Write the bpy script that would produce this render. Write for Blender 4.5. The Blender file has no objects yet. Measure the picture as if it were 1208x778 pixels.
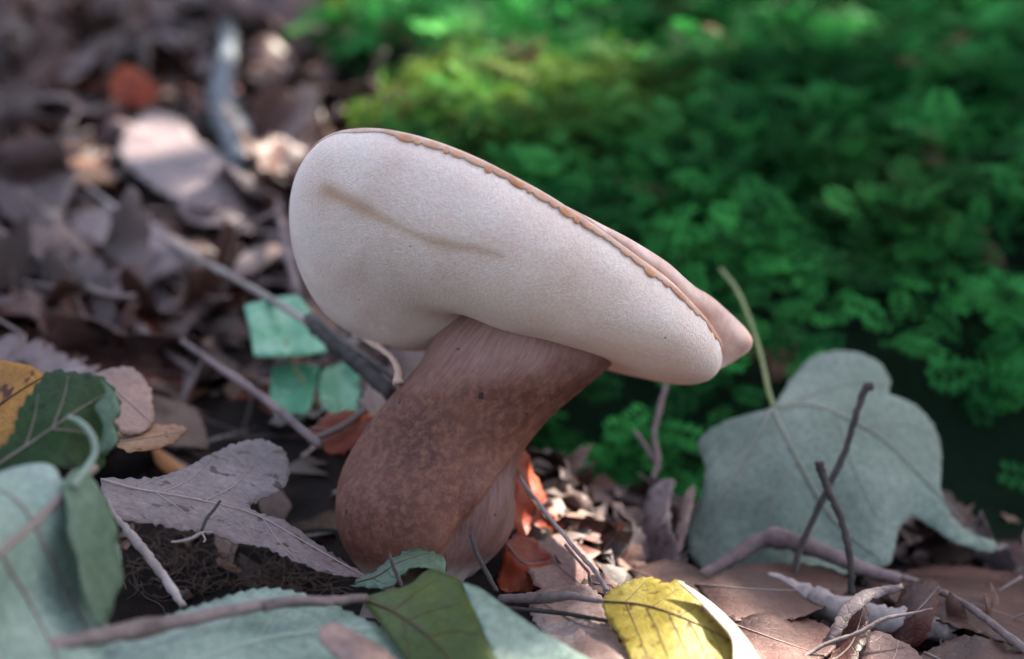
import bpy, math, random
import numpy as np
from mathutils import Vector, Matrix
from mathutils.geometry import delaunay_2d_cdt

rng = np.random.default_rng(7); random.seed(7)
sc = bpy.context.scene; COL = sc.collection
CM = 0.01                                   # geometry is worked out in centimetres, built in metres
# ------------------------------------------------------------------ camera
F = 1678.0; PIT = math.radians(10)          # focal length in photo pixels, pitch downwards
CAM = np.array([0., -33., 11.2])
RT = np.array([1., 0, 0]); FW = np.array([0, math.cos(PIT), -math.sin(PIT)]); UP = np.array([0, math.sin(PIT), math.cos(PIT)])
cam = bpy.data.cameras.new('camera'); co = bpy.data.objects.new('camera', cam); COL.objects.link(co)
co.location = CAM*CM; co.rotation_euler = (math.radians(90)-PIT, 0, 0)
cam.sensor_width = 36; cam.lens = 50; cam.clip_start = 0.01; cam.clip_end = 500
cam.dof.use_dof = True; cam.dof.focus_distance = 0.305; cam.dof.aperture_fstop = 8.0
sc.camera = co
# ------------------------------------------------------------------ light
SUN_EL, SUN_AZ = math.radians(46), math.radians(52)     # azimuth from +Y towards +X
SUN = np.array([math.sin(SUN_AZ)*math.cos(SUN_EL), math.cos(SUN_AZ)*math.cos(SUN_EL), math.sin(SUN_EL)])
w = bpy.data.worlds.new('World'); sc.world = w; w.use_nodes = True
nt = w.node_tree; bg = nt.nodes['Background']
sky = nt.nodes.new('ShaderNodeTexSky'); sky.sky_type = 'NISHITA'; sky.sun_disc = False
sky.sun_elevation = SUN_EL; sky.sun_rotation = SUN_AZ; sky.dust_density = 3.0; sky.air_density = 1.0; sky.ozone_density = 1.0
hs = nt.nodes.new('ShaderNodeHueSaturation'); hs.inputs['Saturation'].default_value = 0.72
nt.links.new(sky.outputs[0], hs.inputs['Color']); nt.links.new(hs.outputs[0], bg.inputs['Color'])
bg.inputs['Strength'].default_value = 0.05
sl = bpy.data.lights.new('sun', 'SUN'); sl.energy = 3.2; sl.angle = math.radians(0.5); sl.color = (1, 0.93, 0.80)
so = bpy.data.objects.new('sun', sl); COL.objects.link(so)
so.rotation_euler = Vector(-SUN).to_track_quat('-Z', 'Y').to_euler()
vs = sc.view_settings; vs.view_transform = 'Standard'; vs.look = 'None'; vs.exposure = 3.28; vs.gamma = 1
sc.cycles.max_bounces = 8

# ------------------------------------------------------------------ helpers
def Wp(px, py, d):
    px, py, d = np.broadcast_arrays(np.asarray(px, float), np.asarray(py, float), np.asarray(d, float))
    X = (px-604)/F*d; Y = (389-py)/F*d
    return CAM + X[..., None]*RT + Y[..., None]*UP + d[..., None]*FW
def ss(a, b, x):
    t = np.clip((x-a)/(b-a), 0, 1); return t*t*(3-2*t)
def waves(seed, n=7, lo=.5, hi=3.):
    g = np.random.default_rng(seed)
    k = g.uniform(lo, hi, n); a = g.uniform(0, 2*np.pi, n); p = g.uniform(0, 2*np.pi, n); am = 1/k; am /= np.sqrt((am**2).sum()/2)
    def f(x, y):
        s = 0
        for i in range(n): s = s+am[i]*np.sin(k[i]*(x*np.cos(a[i])+y*np.sin(a[i]))+p[i])
        return s
    return f
def mesh_of(name, v, f, mats, smooth=True, attrs=None):
    m = bpy.data.meshes.new(name)
    v = np.asarray(v, float)
    m.from_pydata((v*CM).tolist(), [], [list(map(int, q)) for q in f])
    for mt in (mats if isinstance(mats, (list, tuple)) else [mats]): m.materials.append(mt)
    if smooth: m.polygons.foreach_set('use_smooth', [True]*len(m.polygons))
    for k, a in (attrs or {}).items():
        a = np.asarray(a, float)
        if a.ndim == 1:
            at = m.attributes.new(k, 'FLOAT', 'POINT'); at.data.foreach_set('value', a.ravel())
        else:
            at = m.attributes.new(k, 'FLOAT_COLOR', 'POINT'); at.data.foreach_set('color', np.c_[a, np.ones(len(a))].ravel())
    m.update(); return m
def big_mesh(name, v, tris, mats, attrs=None):
    m = bpy.data.meshes.new(name); v = np.asarray(v, np.float32)*CM; n = len(tris)
    m.vertices.add(len(v)); m.vertices.foreach_set('co', v.ravel())
    m.loops.add(n*3); m.loops.foreach_set('vertex_index', np.asarray(tris, np.int32).ravel())
    m.polygons.add(n); m.polygons.foreach_set('loop_start', np.arange(0, n*3, 3, dtype=np.int32))
    for mt in mats: m.materials.append(mt)
    for k, a in (attrs or {}).items():
        at = m.attributes.new(k, 'FLOAT_COLOR', 'POINT'); at.data.foreach_set('color', np.c_[a, np.ones(len(a))].astype(np.float32).ravel())
    m.update(calc_edges=True); m.validate(); return m
def link(name, data, parent=None, loc=(0, 0, 0)):
    o = bpy.data.objects.new(name, data); COL.objects.link(o); o.location = np.asarray(loc, float)*CM
    if parent: o.parent = parent
    return o
def tag(o, label, cat, group=None):
    o['label'] = label; o['category'] = cat
    if group: o['group'] = group
    return o
def thing(name, label, cat, base, group=None):
    return tag(link(name, None, None, base), label, cat, group)
def part(name, v, f, mats, root, smooth=True, attrs=None, parent=None, thick=0):
    base = np.array(root.location)/CM
    o = link(name, mesh_of(name, np.asarray(v)-base, f, mats, smooth, attrs), parent or root)
    if thick:
        s = o.modifiers.new('thickness', 'SOLIDIFY'); s.thickness = thick*CM; s.offset = -1; s.material_offset = 1
    return o
def resample(p, n):
    p = np.asarray(p, float); d = np.r_[0, np.cumsum(np.linalg.norm(np.diff(p, axis=0), axis=1))]
    t = np.linspace(0, d[-1], n); return np.stack([np.interp(t, d, p[:, i]) for i in range(p.shape[1])], 1)
def smooth_line(p, n):                      # Catmull-Rom through the points
    p = np.asarray(p, float)
    if len(p) < 3: return resample(p, n)
    q = np.vstack([2*p[0]-p[1], p, 2*p[-1]-p[-2]]); o = []
    for i in range(len(p)-1):
        a, b, c, d = q[i:i+4]
        for t in np.linspace(0, 1, 12, endpoint=False):
            o.append(.5*((2*b)+(c-a)*t+(2*a-5*b+4*c-d)*t*t+(3*b-a-3*c+d)*t**3))
    o.append(p[-1]); return resample(np.array(o), n)
def tube(P, r, seg=8, rough=0., seed=0):
    P = np.asarray(P, float); n = len(P); r = np.broadcast_to(np.interp(np.linspace(0, 1, n), np.linspace(0, 1, len(np.atleast_1d(r))), np.atleast_1d(r)), n)
    T = np.gradient(P, axis=0); T /= np.linalg.norm(T, axis=1)[:, None]+1e-9
    up = np.array([.31, -.9, .3]); A = np.cross(T, up); A /= np.linalg.norm(A, axis=1)[:, None]+1e-9; B = np.cross(T, A)
    a = np.linspace(0, 2*np.pi, seg, endpoint=False); g = np.random.default_rng(seed)
    rr = r[:, None]*(1+rough*g.uniform(-1, 1, (n, seg)))
    V = (P[:, None]+rr[..., None]*(np.cos(a)[None, :, None]*A[:, None]+np.sin(a)[None, :, None]*B[:, None])).reshape(-1, 3)
    f = [(i*seg+j, i*seg+(j+1) % seg, (i+1)*seg+(j+1) % seg, (i+1)*seg+j) for i in range(n-1) for j in range(seg)]
    f += [tuple(range(seg))[::-1], tuple((n-1)*seg+j for j in range(seg))]
    return V, f
def joined(parts):
    V, Fc, o = [], [], 0
    for v, f in parts:
        V.append(v); Fc += [tuple(i+o for i in q) for q in f]; o += len(v)
    return np.vstack(V), Fc
def inside(pt, poly):
    x, y = pt[:, 0], pt[:, 1]; c = np.zeros(len(pt), bool); j = len(poly)-1
    for i in range(len(poly)):
        xi, yi = poly[i]; xj, yj = poly[j]
        c ^= ((yi > y) != (yj > y)) & (x < (xj-xi)*(y-yi)/(yj-yi+1e-12)+xi); j = i
    return c
def fill(poly, step, seed=0):               # outline + inner points -> triangles
    g = np.random.default_rng(seed); lo, hi = poly.min(0), poly.max(0)
    X, Y = np.meshgrid(np.arange(lo[0], hi[0], step), np.arange(lo[1], hi[1], step)); pt = np.c_[X.ravel(), Y.ravel()]+g.uniform(-.25, .25, (X.size, 2))*step
    pt = pt[inside(pt, poly)]
    if len(pt):
        d = np.sqrt(((pt[:, None]-poly[None])**2).sum(-1)).min(1); pt = pt[d > step*.45]
    allp = np.vstack([poly, pt]); n = len(poly)
    v, e, f, *_ = delaunay_2d_cdt([Vector(p) for p in allp], [(i, (i+1) % n) for i in range(n)], [], 1, 1e-5)
    return np.array([tuple(q) for q in v]), [tuple(q) for q in f]
def tps(ctrl):                              # smooth depth surface through (px, py, d)
    c = np.asarray(ctrl, float); X = c[:, :2]/100; n = len(c)
    U = lambda r2: np.where(r2 > 0, .5*r2*np.log(r2+1e-12), 0)
    if n == 1: return lambda x, y: np.full(np.shape(x), c[0, 2])
    if n < 3:
        dv = X[1]-X[0]; L = dv@dv
        return lambda x, y: c[0, 2]+(c[1, 2]-c[0, 2])*(((np.asarray(x)/100-X[0, 0])*dv[0]+(np.asarray(y)/100-X[0, 1])*dv[1])/L)
    K = U(((X[:, None]-X[None])**2).sum(-1)); Pm = np.c_[np.ones(n), X]
    A = np.block([[K+1e-6*np.eye(n), Pm], [Pm.T, np.zeros((3, 3))]]); s = np.linalg.solve(A, np.r_[c[:, 2], 0, 0, 0])
    def f(x, y):
        x = np.asarray(x, float)/100; y = np.asarray(y, float)/100; r = s[n]+s[n+1]*x+s[n+2]*y
        for i in range(n): r = r+s[i]*U((x-X[i, 0])**2+(y-X[i, 1])**2)
        return r
    return f
def teeth(poly, step, amp, every, only=None, rough=0., seed=0):
    # resample a closed outline and push saw teeth (or ragged noise) outwards
    g = np.random.default_rng(seed); p = np.vstack([poly, poly[:1]]); L = np.linalg.norm(np.diff(p, axis=0), axis=1).sum(); n = max(int(L/step), 12)
    q = resample(p, n+1)[:-1]; T = np.roll(q, -1, 0)-np.roll(q, 1, 0); N = np.c_[T[:, 1], -T[:, 0]]; N /= np.linalg.norm(N, axis=1)[:, None]+1e-9
    if inside((q.mean(0)[None]), q)[0] and ((q+N*.5-q.mean(0))**2).sum() < ((q-q.mean(0))**2).sum(): N = -N
    s = np.arange(n)*step; a = np.zeros(n)
    if amp: a = amp*((s/every) % 1)
    if rough: a = a+rough*g.normal(0, 1, n)
    if only is not None: a = a*only(q[:, 0], q[:, 1])
    return q+N*a[:, None]

# ------------------------------------------------------------------ materials
def mat(name):
    m = bpy.data.materials.new(name); m.use_nodes = True; t = m.node_tree; t.nodes.clear()
    N = lambda ty, **k: node(t, ty, k)
    return m, t, N
def node(t, ty, k):
    n = t.nodes.new('ShaderNode'+ty)
    for a, v in k.items():
        if a.startswith('i_'):
            key = a[2:].replace('_', ' '); n.inputs[int(key) if key.isdigit() else key].default_value = v
        else: setattr(n, a, v)
    return n
def ramp(t, stops, interp='LINEAR'):
    r = t.nodes.new('ShaderNodeValToRGB'); r.color_ramp.interpolation = interp
    e = r.color_ramp.elements
    while len(e) < len(stops): e.new(.5)
    for x, (p, c) in zip(e, stops): x.position = p; x.color = (*c, 1) if len(c) == 3 else c
    return r
def leaf_mat(name, c1, c2, c3=None, rough=.55, transl=.25, tcol=None, mott=55, spots=None, spotscale=260, bump=.35, rnd=.25, spec=.35, vs=420):
    m, t, N = mat(name); L = t.links.new
    tc = N('TexCoord'); oi = N('ObjectInfo')
    off = N('VectorMath', operation='ADD'); L(tc.outputs['Object'], off.inputs[0]); L(oi.outputs['Random'], off.inputs[1])
    n1 = N('TexNoise', i_Scale=mott, i_Detail=6., i_Roughness=.62); L(off.outputs[0], n1.inputs['Vector'])
    r = ramp(t, [(.32, c1), (.68, c2)] if c3 is None else [(.28, c1), (.5, c2), (.72, c3)]); L(n1.outputs['Fac'], r.inputs[0])
    col = r.outputs[0]
    n2 = N('TexNoise', i_Scale=mott*9, i_Detail=4., i_Roughness=.7); L(off.outputs[0], n2.inputs['Vector'])
    mr = N('MapRange', i_1=.3, i_2=.7, i_3=.72, i_4=1.25); L(n2.outputs['Fac'], mr.inputs[0])
    mx = N('Mix', data_type='RGBA', blend_type='MULTIPLY'); mx.inputs[0].default_value = 1; L(col, mx.inputs[6]); L(mr.outputs[0], mx.inputs[7]); col = mx.outputs[2]
    vo = N('TexVoronoi', feature='DISTANCE_TO_EDGE', i_Scale=vs); L(off.outputs[0], vo.inputs['Vector'])
    vr = N('MapRange', i_1=0., i_2=.12, i_3=0., i_4=1.); L(vo.outputs['Distance'], vr.inputs[0])
    vm = N('MapRange', i_1=0., i_2=1., i_3=.86, i_4=1.); L(vr.outputs[0], vm.inputs[0])
    mv = N('Mix', data_type='RGBA', blend_type='MULTIPLY'); mv.inputs[0].default_value = 1; L(col, mv.inputs[6]); L(vm.outputs[0], mv.inputs[7]); col = mv.outputs[2]
    if spots:
        n3 = N('TexNoise', i_Scale=spotscale, i_Detail=3., i_Roughness=.5); L(off.outputs[0], n3.inputs['Vector'])
        sr = ramp(t, [(.60, (0, 0, 0)), (.66, (1, 1, 1))]); L(n3.outputs['Fac'], sr.inputs[0])
        ms = N('Mix', data_type='RGBA'); L(sr.outputs[0], ms.inputs[0]); L(col, ms.inputs[6]); ms.inputs[7].default_value = (*spots, 1); col = ms.outputs[2]
    if rnd:
        rm = N('MapRange', i_3=1-rnd, i_4=1+rnd); L(oi.outputs['Random'], rm.inputs[0])
        mo = N('Mix', data_type='RGBA', blend_type='MULTIPLY'); mo.inputs[0].default_value = 1; L(col, mo.inputs[6]); L(rm.outputs[0], mo.inputs[7]); col = mo.outputs[2]
    ad = N('Math', operation='MULTIPLY_ADD', i_1=.5); L(vr.outputs[0], ad.inputs[0]); L(n2.outputs['Fac'], ad.inputs[2])
    b = N('Bump', i_Strength=bump, i_Distance=.0004); L(ad.outputs[0], b.inputs['Height'])
    p = N('BsdfPrincipled', i_Roughness=rough); p.inputs['Specular IOR Level'].default_value = spec; L(col, p.inputs['Base Color']); L(b.outputs[0], p.inputs['Normal'])
    rr = N('MapRange', i_1=.3, i_2=.7, i_3=max(rough-.12, .1), i_4=min(rough+.15, 1)); L(n1.outputs['Fac'], rr.inputs[0]); L(rr.outputs[0], p.inputs['Roughness'])
    out = N('OutputMaterial')
    if transl:
        tr = N('BsdfTranslucent')
        if tcol:
            mt = N('Mix', data_type='RGBA'); mt.inputs[0].default_value = .6; L(col, mt.inputs[6]); mt.inputs[7].default_value = (*tcol, 1); L(mt.outputs[2], tr.inputs['Color'])
        else: L(col, tr.inputs['Color'])
        ms = N('MixShader', i_0=transl); L(p.outputs[0], ms.inputs[1]); L(tr.outputs[0], ms.inputs[2]); L(ms.outputs[0], out.inputs[0])
    else: L(p.outputs[0], out.inputs[0])
    return m
def bark_mat(name, c1, c2, scale=60, stretch=.2, bump=.6, rough=.75):
    m, t, N = mat(name); L = t.links.new
    tc = N('TexCoord'); oi = N('ObjectInfo'); a = N('VectorMath', operation='ADD'); L(tc.outputs['Object'], a.inputs[0]); L(oi.outputs['Random'], a.inputs[1])
    n1 = N('TexNoise', i_Scale=scale, i_Detail=5., i_Roughness=.65); L(a.outputs[0], n1.inputs['Vector'])
    n2 = N('TexNoise', i_Scale=scale*9, i_Detail=4., i_Roughness=.7); L(a.outputs[0], n2.inputs['Vector'])
    mm = N('Math', operation='MULTIPLY_ADD', i_1=.45); L(n2.outputs['Fac'], mm.inputs[0]); L(n1.outputs['Fac'], mm.inputs[2])
    r = ramp(t, [(.5, c1), (.92, c2)]); L(mm.outputs[0], r.inputs[0])
    b = N('Bump', i_Strength=bump, i_Distance=.0006); L(n2.outputs['Fac'], b.inputs['Height'])
    p = N('BsdfPrincipled', i_Roughness=rough); L(r.outputs[0], p.inputs['Base Color']); L(b.outputs[0], p.inputs['Normal'])
    o = N('OutputMaterial'); L(p.outputs[0], o.inputs[0]); return m
M = {}
M['lilac'] = leaf_mat('leaf_lilac_grey', (.10, .070, .072), (.17, .124, .126), (.27, .208, .21), spots=(.06, .04, .035), transl=.10, rough=.6)
M['lilac_b'] = leaf_mat('leaf_lilac_back', (.065, .036, .033), (.14, .092, .09), transl=.10)
M['brown'] = leaf_mat('leaf_brown', (.036, .015, .013), (.08, .033, .026), (.14, .068, .055), transl=.15, rough=.5)
M['brown_b'] = leaf_mat('leaf_brown_back', (.07, .037, .033), (.16, .10, .094), transl=.15)
M['tan'] = leaf_mat('leaf_tan', (.15, .085, .07), (.26, .17, .15), (.40, .30, .275), transl=.15, rough=.55)
M['pink'] = leaf_mat('leaf_pinkish_brown', (.085, .038, .034), (.15, .078, .068), (.235, .14, .125), transl=.12, rough=.5)
M['red'] = leaf_mat('leaf_red', (.16, .022, .010), (.34, .055, .02), (.42, .12, .05), transl=.45, tcol=(.75, .09, .02), rough=.45, spots=(.07, .015, .01), spotscale=140)
M['orange'] = leaf_mat('leaf_orange_brown', (.20, .075, .03), (.36, .16, .07), (.45, .27, .15), transl=.25, spots=(.09, .03, .015))
M['dark'] = leaf_mat('leaf_dark', (.025, .013, .010), (.06, .028, .02), transl=.1, rough=.45)
M['darkred'] = leaf_mat('leaf_dark_red', (.05, .012, .008), (.11, .028, .018), transl=.25, rough=.4)
M['green_d'] = leaf_mat('leaf_dark_green', (.014, .030, .010), (.026, .056, .018), transl=.10, tcol=(.08, .22, .05), rough=.6, spec=.15, rnd=0, spots=(.012, .02, .01), spotscale=330)
M['green_p'] = leaf_mat('leaf_pale_underside', (.135, .195, .155), (.20, .275, .225), (.30, .37, .32), transl=.10, tcol=(.30, .5, .28), rough=.4, rnd=0, bump=.5, spec=.4)
M['green_m'] = leaf_mat('leaf_mid_green', (.055, .09, .055), (.09, .14, .09), (.135, .19, .135), transl=.12, rough=.5, rnd=0)
M['maple'] = leaf_mat('leaf_maple_pale', (.10, .135, .108), (.155, .195, .158), (.22, .255, .218), transl=.06, rough=.65, rnd=0, bump=.3)
M['olive'] = leaf_mat('leaf_olive_green', (.035, .055, .008), (.06, .088, .014), (.09, .12, .024), transl=.15, tcol=(.25, .35, .03), rough=.45, rnd=0)
M['yellow'] = leaf_mat('leaf_yellow', (.27, .20, .03), (.40, .32, .065), (.52, .44, .13), transl=.42, tcol=(.75, .58, .08), rough=.5, rnd=0, spots=(.16, .08, .02), spotscale=420, vs=620)
M['yellow_e'] = leaf_mat('leaf_dry_edge', (.36, .30, .22), (.52, .45, .38), (.66, .6, .52), transl=.2, rough=.6, rnd=0)
M['spotted'] = leaf_mat('leaf_spotted_ochre', (.30, .12, .02), (.48, .22, .045), transl=.2, rnd=0, spots=(.09, .02, .01), spotscale=230)
M['emerald'] = leaf_mat('leaf_emerald', (.05, .22, .115), (.10, .33, .19), (.24, .46, .33), transl=.2, tcol=(.1, .5, .2), rough=.22, rnd=.1, spec=.6)
M['vein_d'] = bark_mat('vein_dark', (.05, .025, .01), (.10, .055, .02))
M['vein_l'] = bark_mat('vein_lilac', (.26, .19, .17), (.36, .28, .26))
M['vein_p'] = bark_mat('vein_purple_brown', (.16, .11, .10), (.24, .18, .16))
M['vein_m'] = bark_mat('vein_grey_green', (.17, .175, .14), (.26, .26, .22))
M['vein_g'] = bark_mat('vein_pale_green', (.22, .29, .24), (.32, .38, .32))
M['stalk_y'] = bark_mat('stalk_yellow_green', (.15, .19, .08), (.23, .26, .12))
M['stalk_p'] = bark_mat('stalk_pale_green', (.12, .16, .12), (.22, .27, .22))
M['twig'] = bark_mat('twig_grey_brown', (.07, .045, .042), (.24, .18, .17))
M['twig_d'] = bark_mat('twig_dark', (.015, .011, .010), (.055, .04, .036))
M['twig_p'] = bark_mat('twig_purple', (.09, .055, .055), (.24, .165, .165))
M['twig_l'] = bark_mat('twig_pale', (.16, .12, .11), (.40, .34, .32))
M['stick_b'] = bark_mat('stick_blue_grey', (.06, .068, .078), (.14, .155, .175))
M['root'] = bark_mat('root_fibre', (.03, .016, .011), (.13, .07, .05), scale=120)

# ------------------------------------------------------------------ terrain
g1 = waves(1, 9, .12, .6); g2 = waves(2, 9, .5, 1.6)
MY = [-999, 6, 9.5, 12, 14, 18, 24, 33, 46, 60, 75, 95, 130, 400, 2000]; MZ = [-3.2, -3.4, -3.0, -2.0, 2.2, 5.6, 8.2, 10.4, 13.2, 15.6, 16.6, 16.4, 22, 110, 200]
def edge_x(y): return -0.2-0.185*np.clip(y, -5, 90)
def moss_w(x, y): return ss(-1.5, 3.5, x-edge_x(y)+1.4*g1(x*1.5, y*1.5))*ss(5, 10, y)
def hgt(x, y):
    x = np.asarray(x, float); y = np.asarray(y, float); t = np.clip(y+2, 0, 100)
    left = .15*t+.0009*t*t+.33*np.clip(y-98, 0, 700)+.02*np.clip(-2-y, 0, 60)-.9*np.exp(-((x+7.6)/2.6)**2-((y+4.6)/2.3)**2)
    left = left-(1.0+2.2*ss(-4, 5, y))*ss(.6, 5.5, x)*(1-ss(15, 40, y))
    left = left + .1*np.clip(-x-8, 0, 60)*ss(0, 20, y)*.5
    m = np.interp(y, MY, MZ)-ss(45, 90, x)*6
    near = np.exp(-((x/90)**2+(y/110)**2))
    r = left*(1-moss_w(x, y))+np.maximum(m, left*.6-7*(1-ss(14, 40, y)))*moss_w(x, y)
    return r + (.28*g1(x, y)*near+.10*g2(x, y)*near)*ss(0, 6, np.hypot(x+2.2, y+1.2)) - .35
def ghit(px, py, lift=0.):
    d = np.arange(14, 260, .25); p = Wp(np.full_like(d, px), py, d); b = p[:, 2] < hgt(p[:, 0], p[:, 1])+lift
    return d[np.argmax(b)] if b.any() else None
def build_ground():
    a = np.r_[-20000, -6000, -2000, -800, -400, np.arange(-200, -60, 10), np.arange(-60, 60, .6), np.arange(60, 201, 10), 400, 800, 2000, 6000, 20000]
    b = np.r_[-20000, -6000, -2000, -800, -300, np.arange(-120, -20, 8), np.arange(-20, 110, .6), np.arange(110, 310, 10), 400, 700, 1200, 2000, 6000, 20000]
    X, Y = np.meshgrid(a, b); Z = hgt(X, Y)
    fine = waves(5, 16, 2, 9); Z = Z+.07*fine(X, Y)*(np.hypot(X, Y) < 140)
    nx, ny = len(a), len(b); i = np.arange(nx*ny).reshape(ny, nx)
    q = np.stack([i[:-1, :-1], i[:-1, 1:], i[1:, 1:], i[1:, :-1]], -1).reshape(-1, 4)
    m, t, N = mat('forest_soil'); L = t.links.new
    tc = N('TexCoord'); n1 = N('TexNoise', i_Scale=90., i_Detail=8., i_Roughness=.7); L(tc.outputs['Object'], n1.inputs[0])
    n2 = N('TexNoise', i_Scale=600., i_Detail=5., i_Roughness=.7); L(tc.outputs['Object'], n2.inputs[0])
    r = ramp(t, [(.35, (.008, .006, .006)), (.6, (.022, .014, .012)), (.75, (.05, .030, .024))]); L(n1.outputs[0], r.inputs[0])
    bb = N('Bump', i_Strength=.9, i_Distance=.002); L(n2.outputs[0], bb.inputs['Height'])
    p = N('BsdfPrincipled', i_Roughness=.95); p.inputs['Specular IOR Level'].default_value = .15; ma = N('Attribute', attribute_name='moss'); mr_ = ramp(t, [(.3, (.002, .007, .003)), (.7, (.005, .022, .008))]); L(n2.outputs[0], mr_.inputs[0])
    mm_ = N('Mix', data_type='RGBA'); L(ma.outputs['Fac'], mm_.inputs[0]); L(r.outputs[0], mm_.inputs[6]); L(mr_.outputs[0], mm_.inputs[7])
    L(mm_.outputs[2], p.inputs['Base Color']); L(bb.outputs[0], p.inputs['Normal'])
    o = N('OutputMaterial'); L(p.outputs[0], o.inputs[0])
    g = link('ground', mesh_of('ground', np.stack([X, Y, Z], -1).reshape(-1, 3), q, m, attrs={'moss': (moss_w(X, Y)*(Y < 140)).ravel()})); g['kind'] = 'structure'
build_ground()

# ------------------------------------------------------------------ moss carpet (uncountable fronds)
def build_moss():
    m, t, N = mat('moss_frond'); L = t.links.new
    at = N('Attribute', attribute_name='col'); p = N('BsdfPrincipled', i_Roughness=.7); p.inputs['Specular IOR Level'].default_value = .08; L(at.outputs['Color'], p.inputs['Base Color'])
    tr = N('BsdfTranslucent'); L(at.outputs['Color'], tr.inputs[0]); ms = N('MixShader', i_0=.3); L(p.outputs[0], ms.inputs[1]); L(tr.outputs[0], ms.inputs[2])
    o = N('OutputMaterial'); L(ms.outputs[0], o.inputs[0])
    def frond(seed):
        g = np.random.default_rng(seed); V = []; T = []; H = []
        def dia(a, d, n, w, h0, h1):
            l = np.linalg.norm(d); s = np.cross(n, d/l)*w; k = len(V)
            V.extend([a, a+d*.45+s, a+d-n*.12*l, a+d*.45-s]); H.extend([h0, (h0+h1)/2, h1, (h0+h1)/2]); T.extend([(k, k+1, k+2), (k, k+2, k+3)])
        def spine(u): return np.array([u, .03*np.sin(5*u+seed), .22*u-.42*u*u])
        nrm = np.array([0., 0, 1])
        for k in range(6):
            u = .06+.9*k/5; l = .34*np.sin(np.pi*(.12+.86*(1-u)))**.7*(.8+.4*g.random())
            for s in (-1, 1):
                a = spine(u); dv = np.array([.62, s*.78, -.18+.2*g.normal()*.5]); dv = dv/np.linalg.norm(dv)*l
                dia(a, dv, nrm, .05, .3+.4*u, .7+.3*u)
                for j, f in enumerate((.5,)):
                    for s2 in (-1, 1):
                        sd = np.array([dv[0]*.72-s2*dv[1]*.7, dv[1]*.72+s2*dv[0]*.7, dv[2]])*(.42-.12*j)
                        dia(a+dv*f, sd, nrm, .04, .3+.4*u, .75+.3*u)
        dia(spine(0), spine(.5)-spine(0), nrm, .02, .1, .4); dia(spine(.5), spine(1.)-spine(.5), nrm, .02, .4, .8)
        return np.array(V), np.array(T), np.array(H)
    VV, TT, CC, o = [], [], [], 0
    fr = [frond(s) for s in range(5)]
    yel = waves(44, 8, .12, .5); e = .8; K = 3300
    xs = rng.uniform(-30, 62, K*4); ys = 10.5+86*rng.random(K*4)**1.4
    keep = (moss_w(xs, ys) > rng.uniform(.3, .8, K*4)) & (np.abs(xs) < (ys+33)*.44+8) & ((hgt(xs, ys) > -1.6) | (xs > 17) | (xs < 8))
    keep &= rng.random(K*4) < .28+.72*ss(-1.5, 6.5, hgt(xs, ys))
    xs, ys = xs[keep][:K], ys[keep][:K]
    hx = (hgt(xs+e, ys)-hgt(xs-e, ys))/(2*e); hy = (hgt(xs, ys+e)-hgt(xs, ys-e))/(2*e); hz = hgt(xs, ys)
    c1 = np.array([.007, .062, .015]); c2 = np.array([.046, .27, .058]); cy = np.array([.30, .36, .05])
    for i in range(len(xs)):
        nn = np.array([-hx[i], -hy[i], 1.]); nn /= np.linalg.norm(nn); cs = rng.uniform(.6, 1.1)*(1+.005*ys[i]); lift = rng.uniform(-.3, 1.3)*cs
        yw = ss(.1, 1.1, .35*yel(xs[i], ys[i])+1.35*np.exp(-((xs[i]+3)/12)**2-((ys[i]-39)/12)**2)+.7*ss(45, 60, ys[i])-.45)  # yellower moss, with the sun patch's brightness painted into the tint too
        mixc = rng.random(); br = rng.uniform(.3, 1.45); dry = rng.random() < .022
        for j in range(rng.integers(6, 9)):
            v, tr_, H = fr[rng.integers(5)]
            a = rng.uniform(0, 6.28); dv = np.array([np.cos(a), np.sin(a)-.55, -.1]); dv = dv-nn*(dv@nn); dv /= np.linalg.norm(dv)+1e-6
            pit = rng.uniform(.15, 1.05); x = dv*np.cos(pit)+nn*np.sin(pit); y = np.cross(nn, x); y /= np.linalg.norm(y); z = np.cross(x, y); s = rng.uniform(.9, 1.8)*cs
            ro = rng.normal(0, .3); y2 = y*np.cos(ro)+z*np.sin(ro); z2 = -y*np.sin(ro)+z*np.cos(ro)
            P = np.array([xs[i], ys[i], hz[i]])+rng.normal(0, .35, 3)+nn*(lift+.2)+s*(v[:, :1]*x+v[:, 1:2]*y2*1.25+v[:, 2:]*z2)
            base = (c1+(c2-c1)*np.clip(mixc+rng.normal(0, .2), 0, 1))*br*rng.uniform(.8, 1.2)
            base = base*(1-.85*yw)+cy*yw*.85*rng.uniform(.6, 1.2)
            if dry: base = np.array([.22, .13, .09])
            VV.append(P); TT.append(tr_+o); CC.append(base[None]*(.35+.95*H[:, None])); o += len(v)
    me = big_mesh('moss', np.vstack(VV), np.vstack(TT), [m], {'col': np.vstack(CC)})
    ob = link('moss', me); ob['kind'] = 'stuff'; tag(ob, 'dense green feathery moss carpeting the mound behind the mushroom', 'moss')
build_moss()

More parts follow.
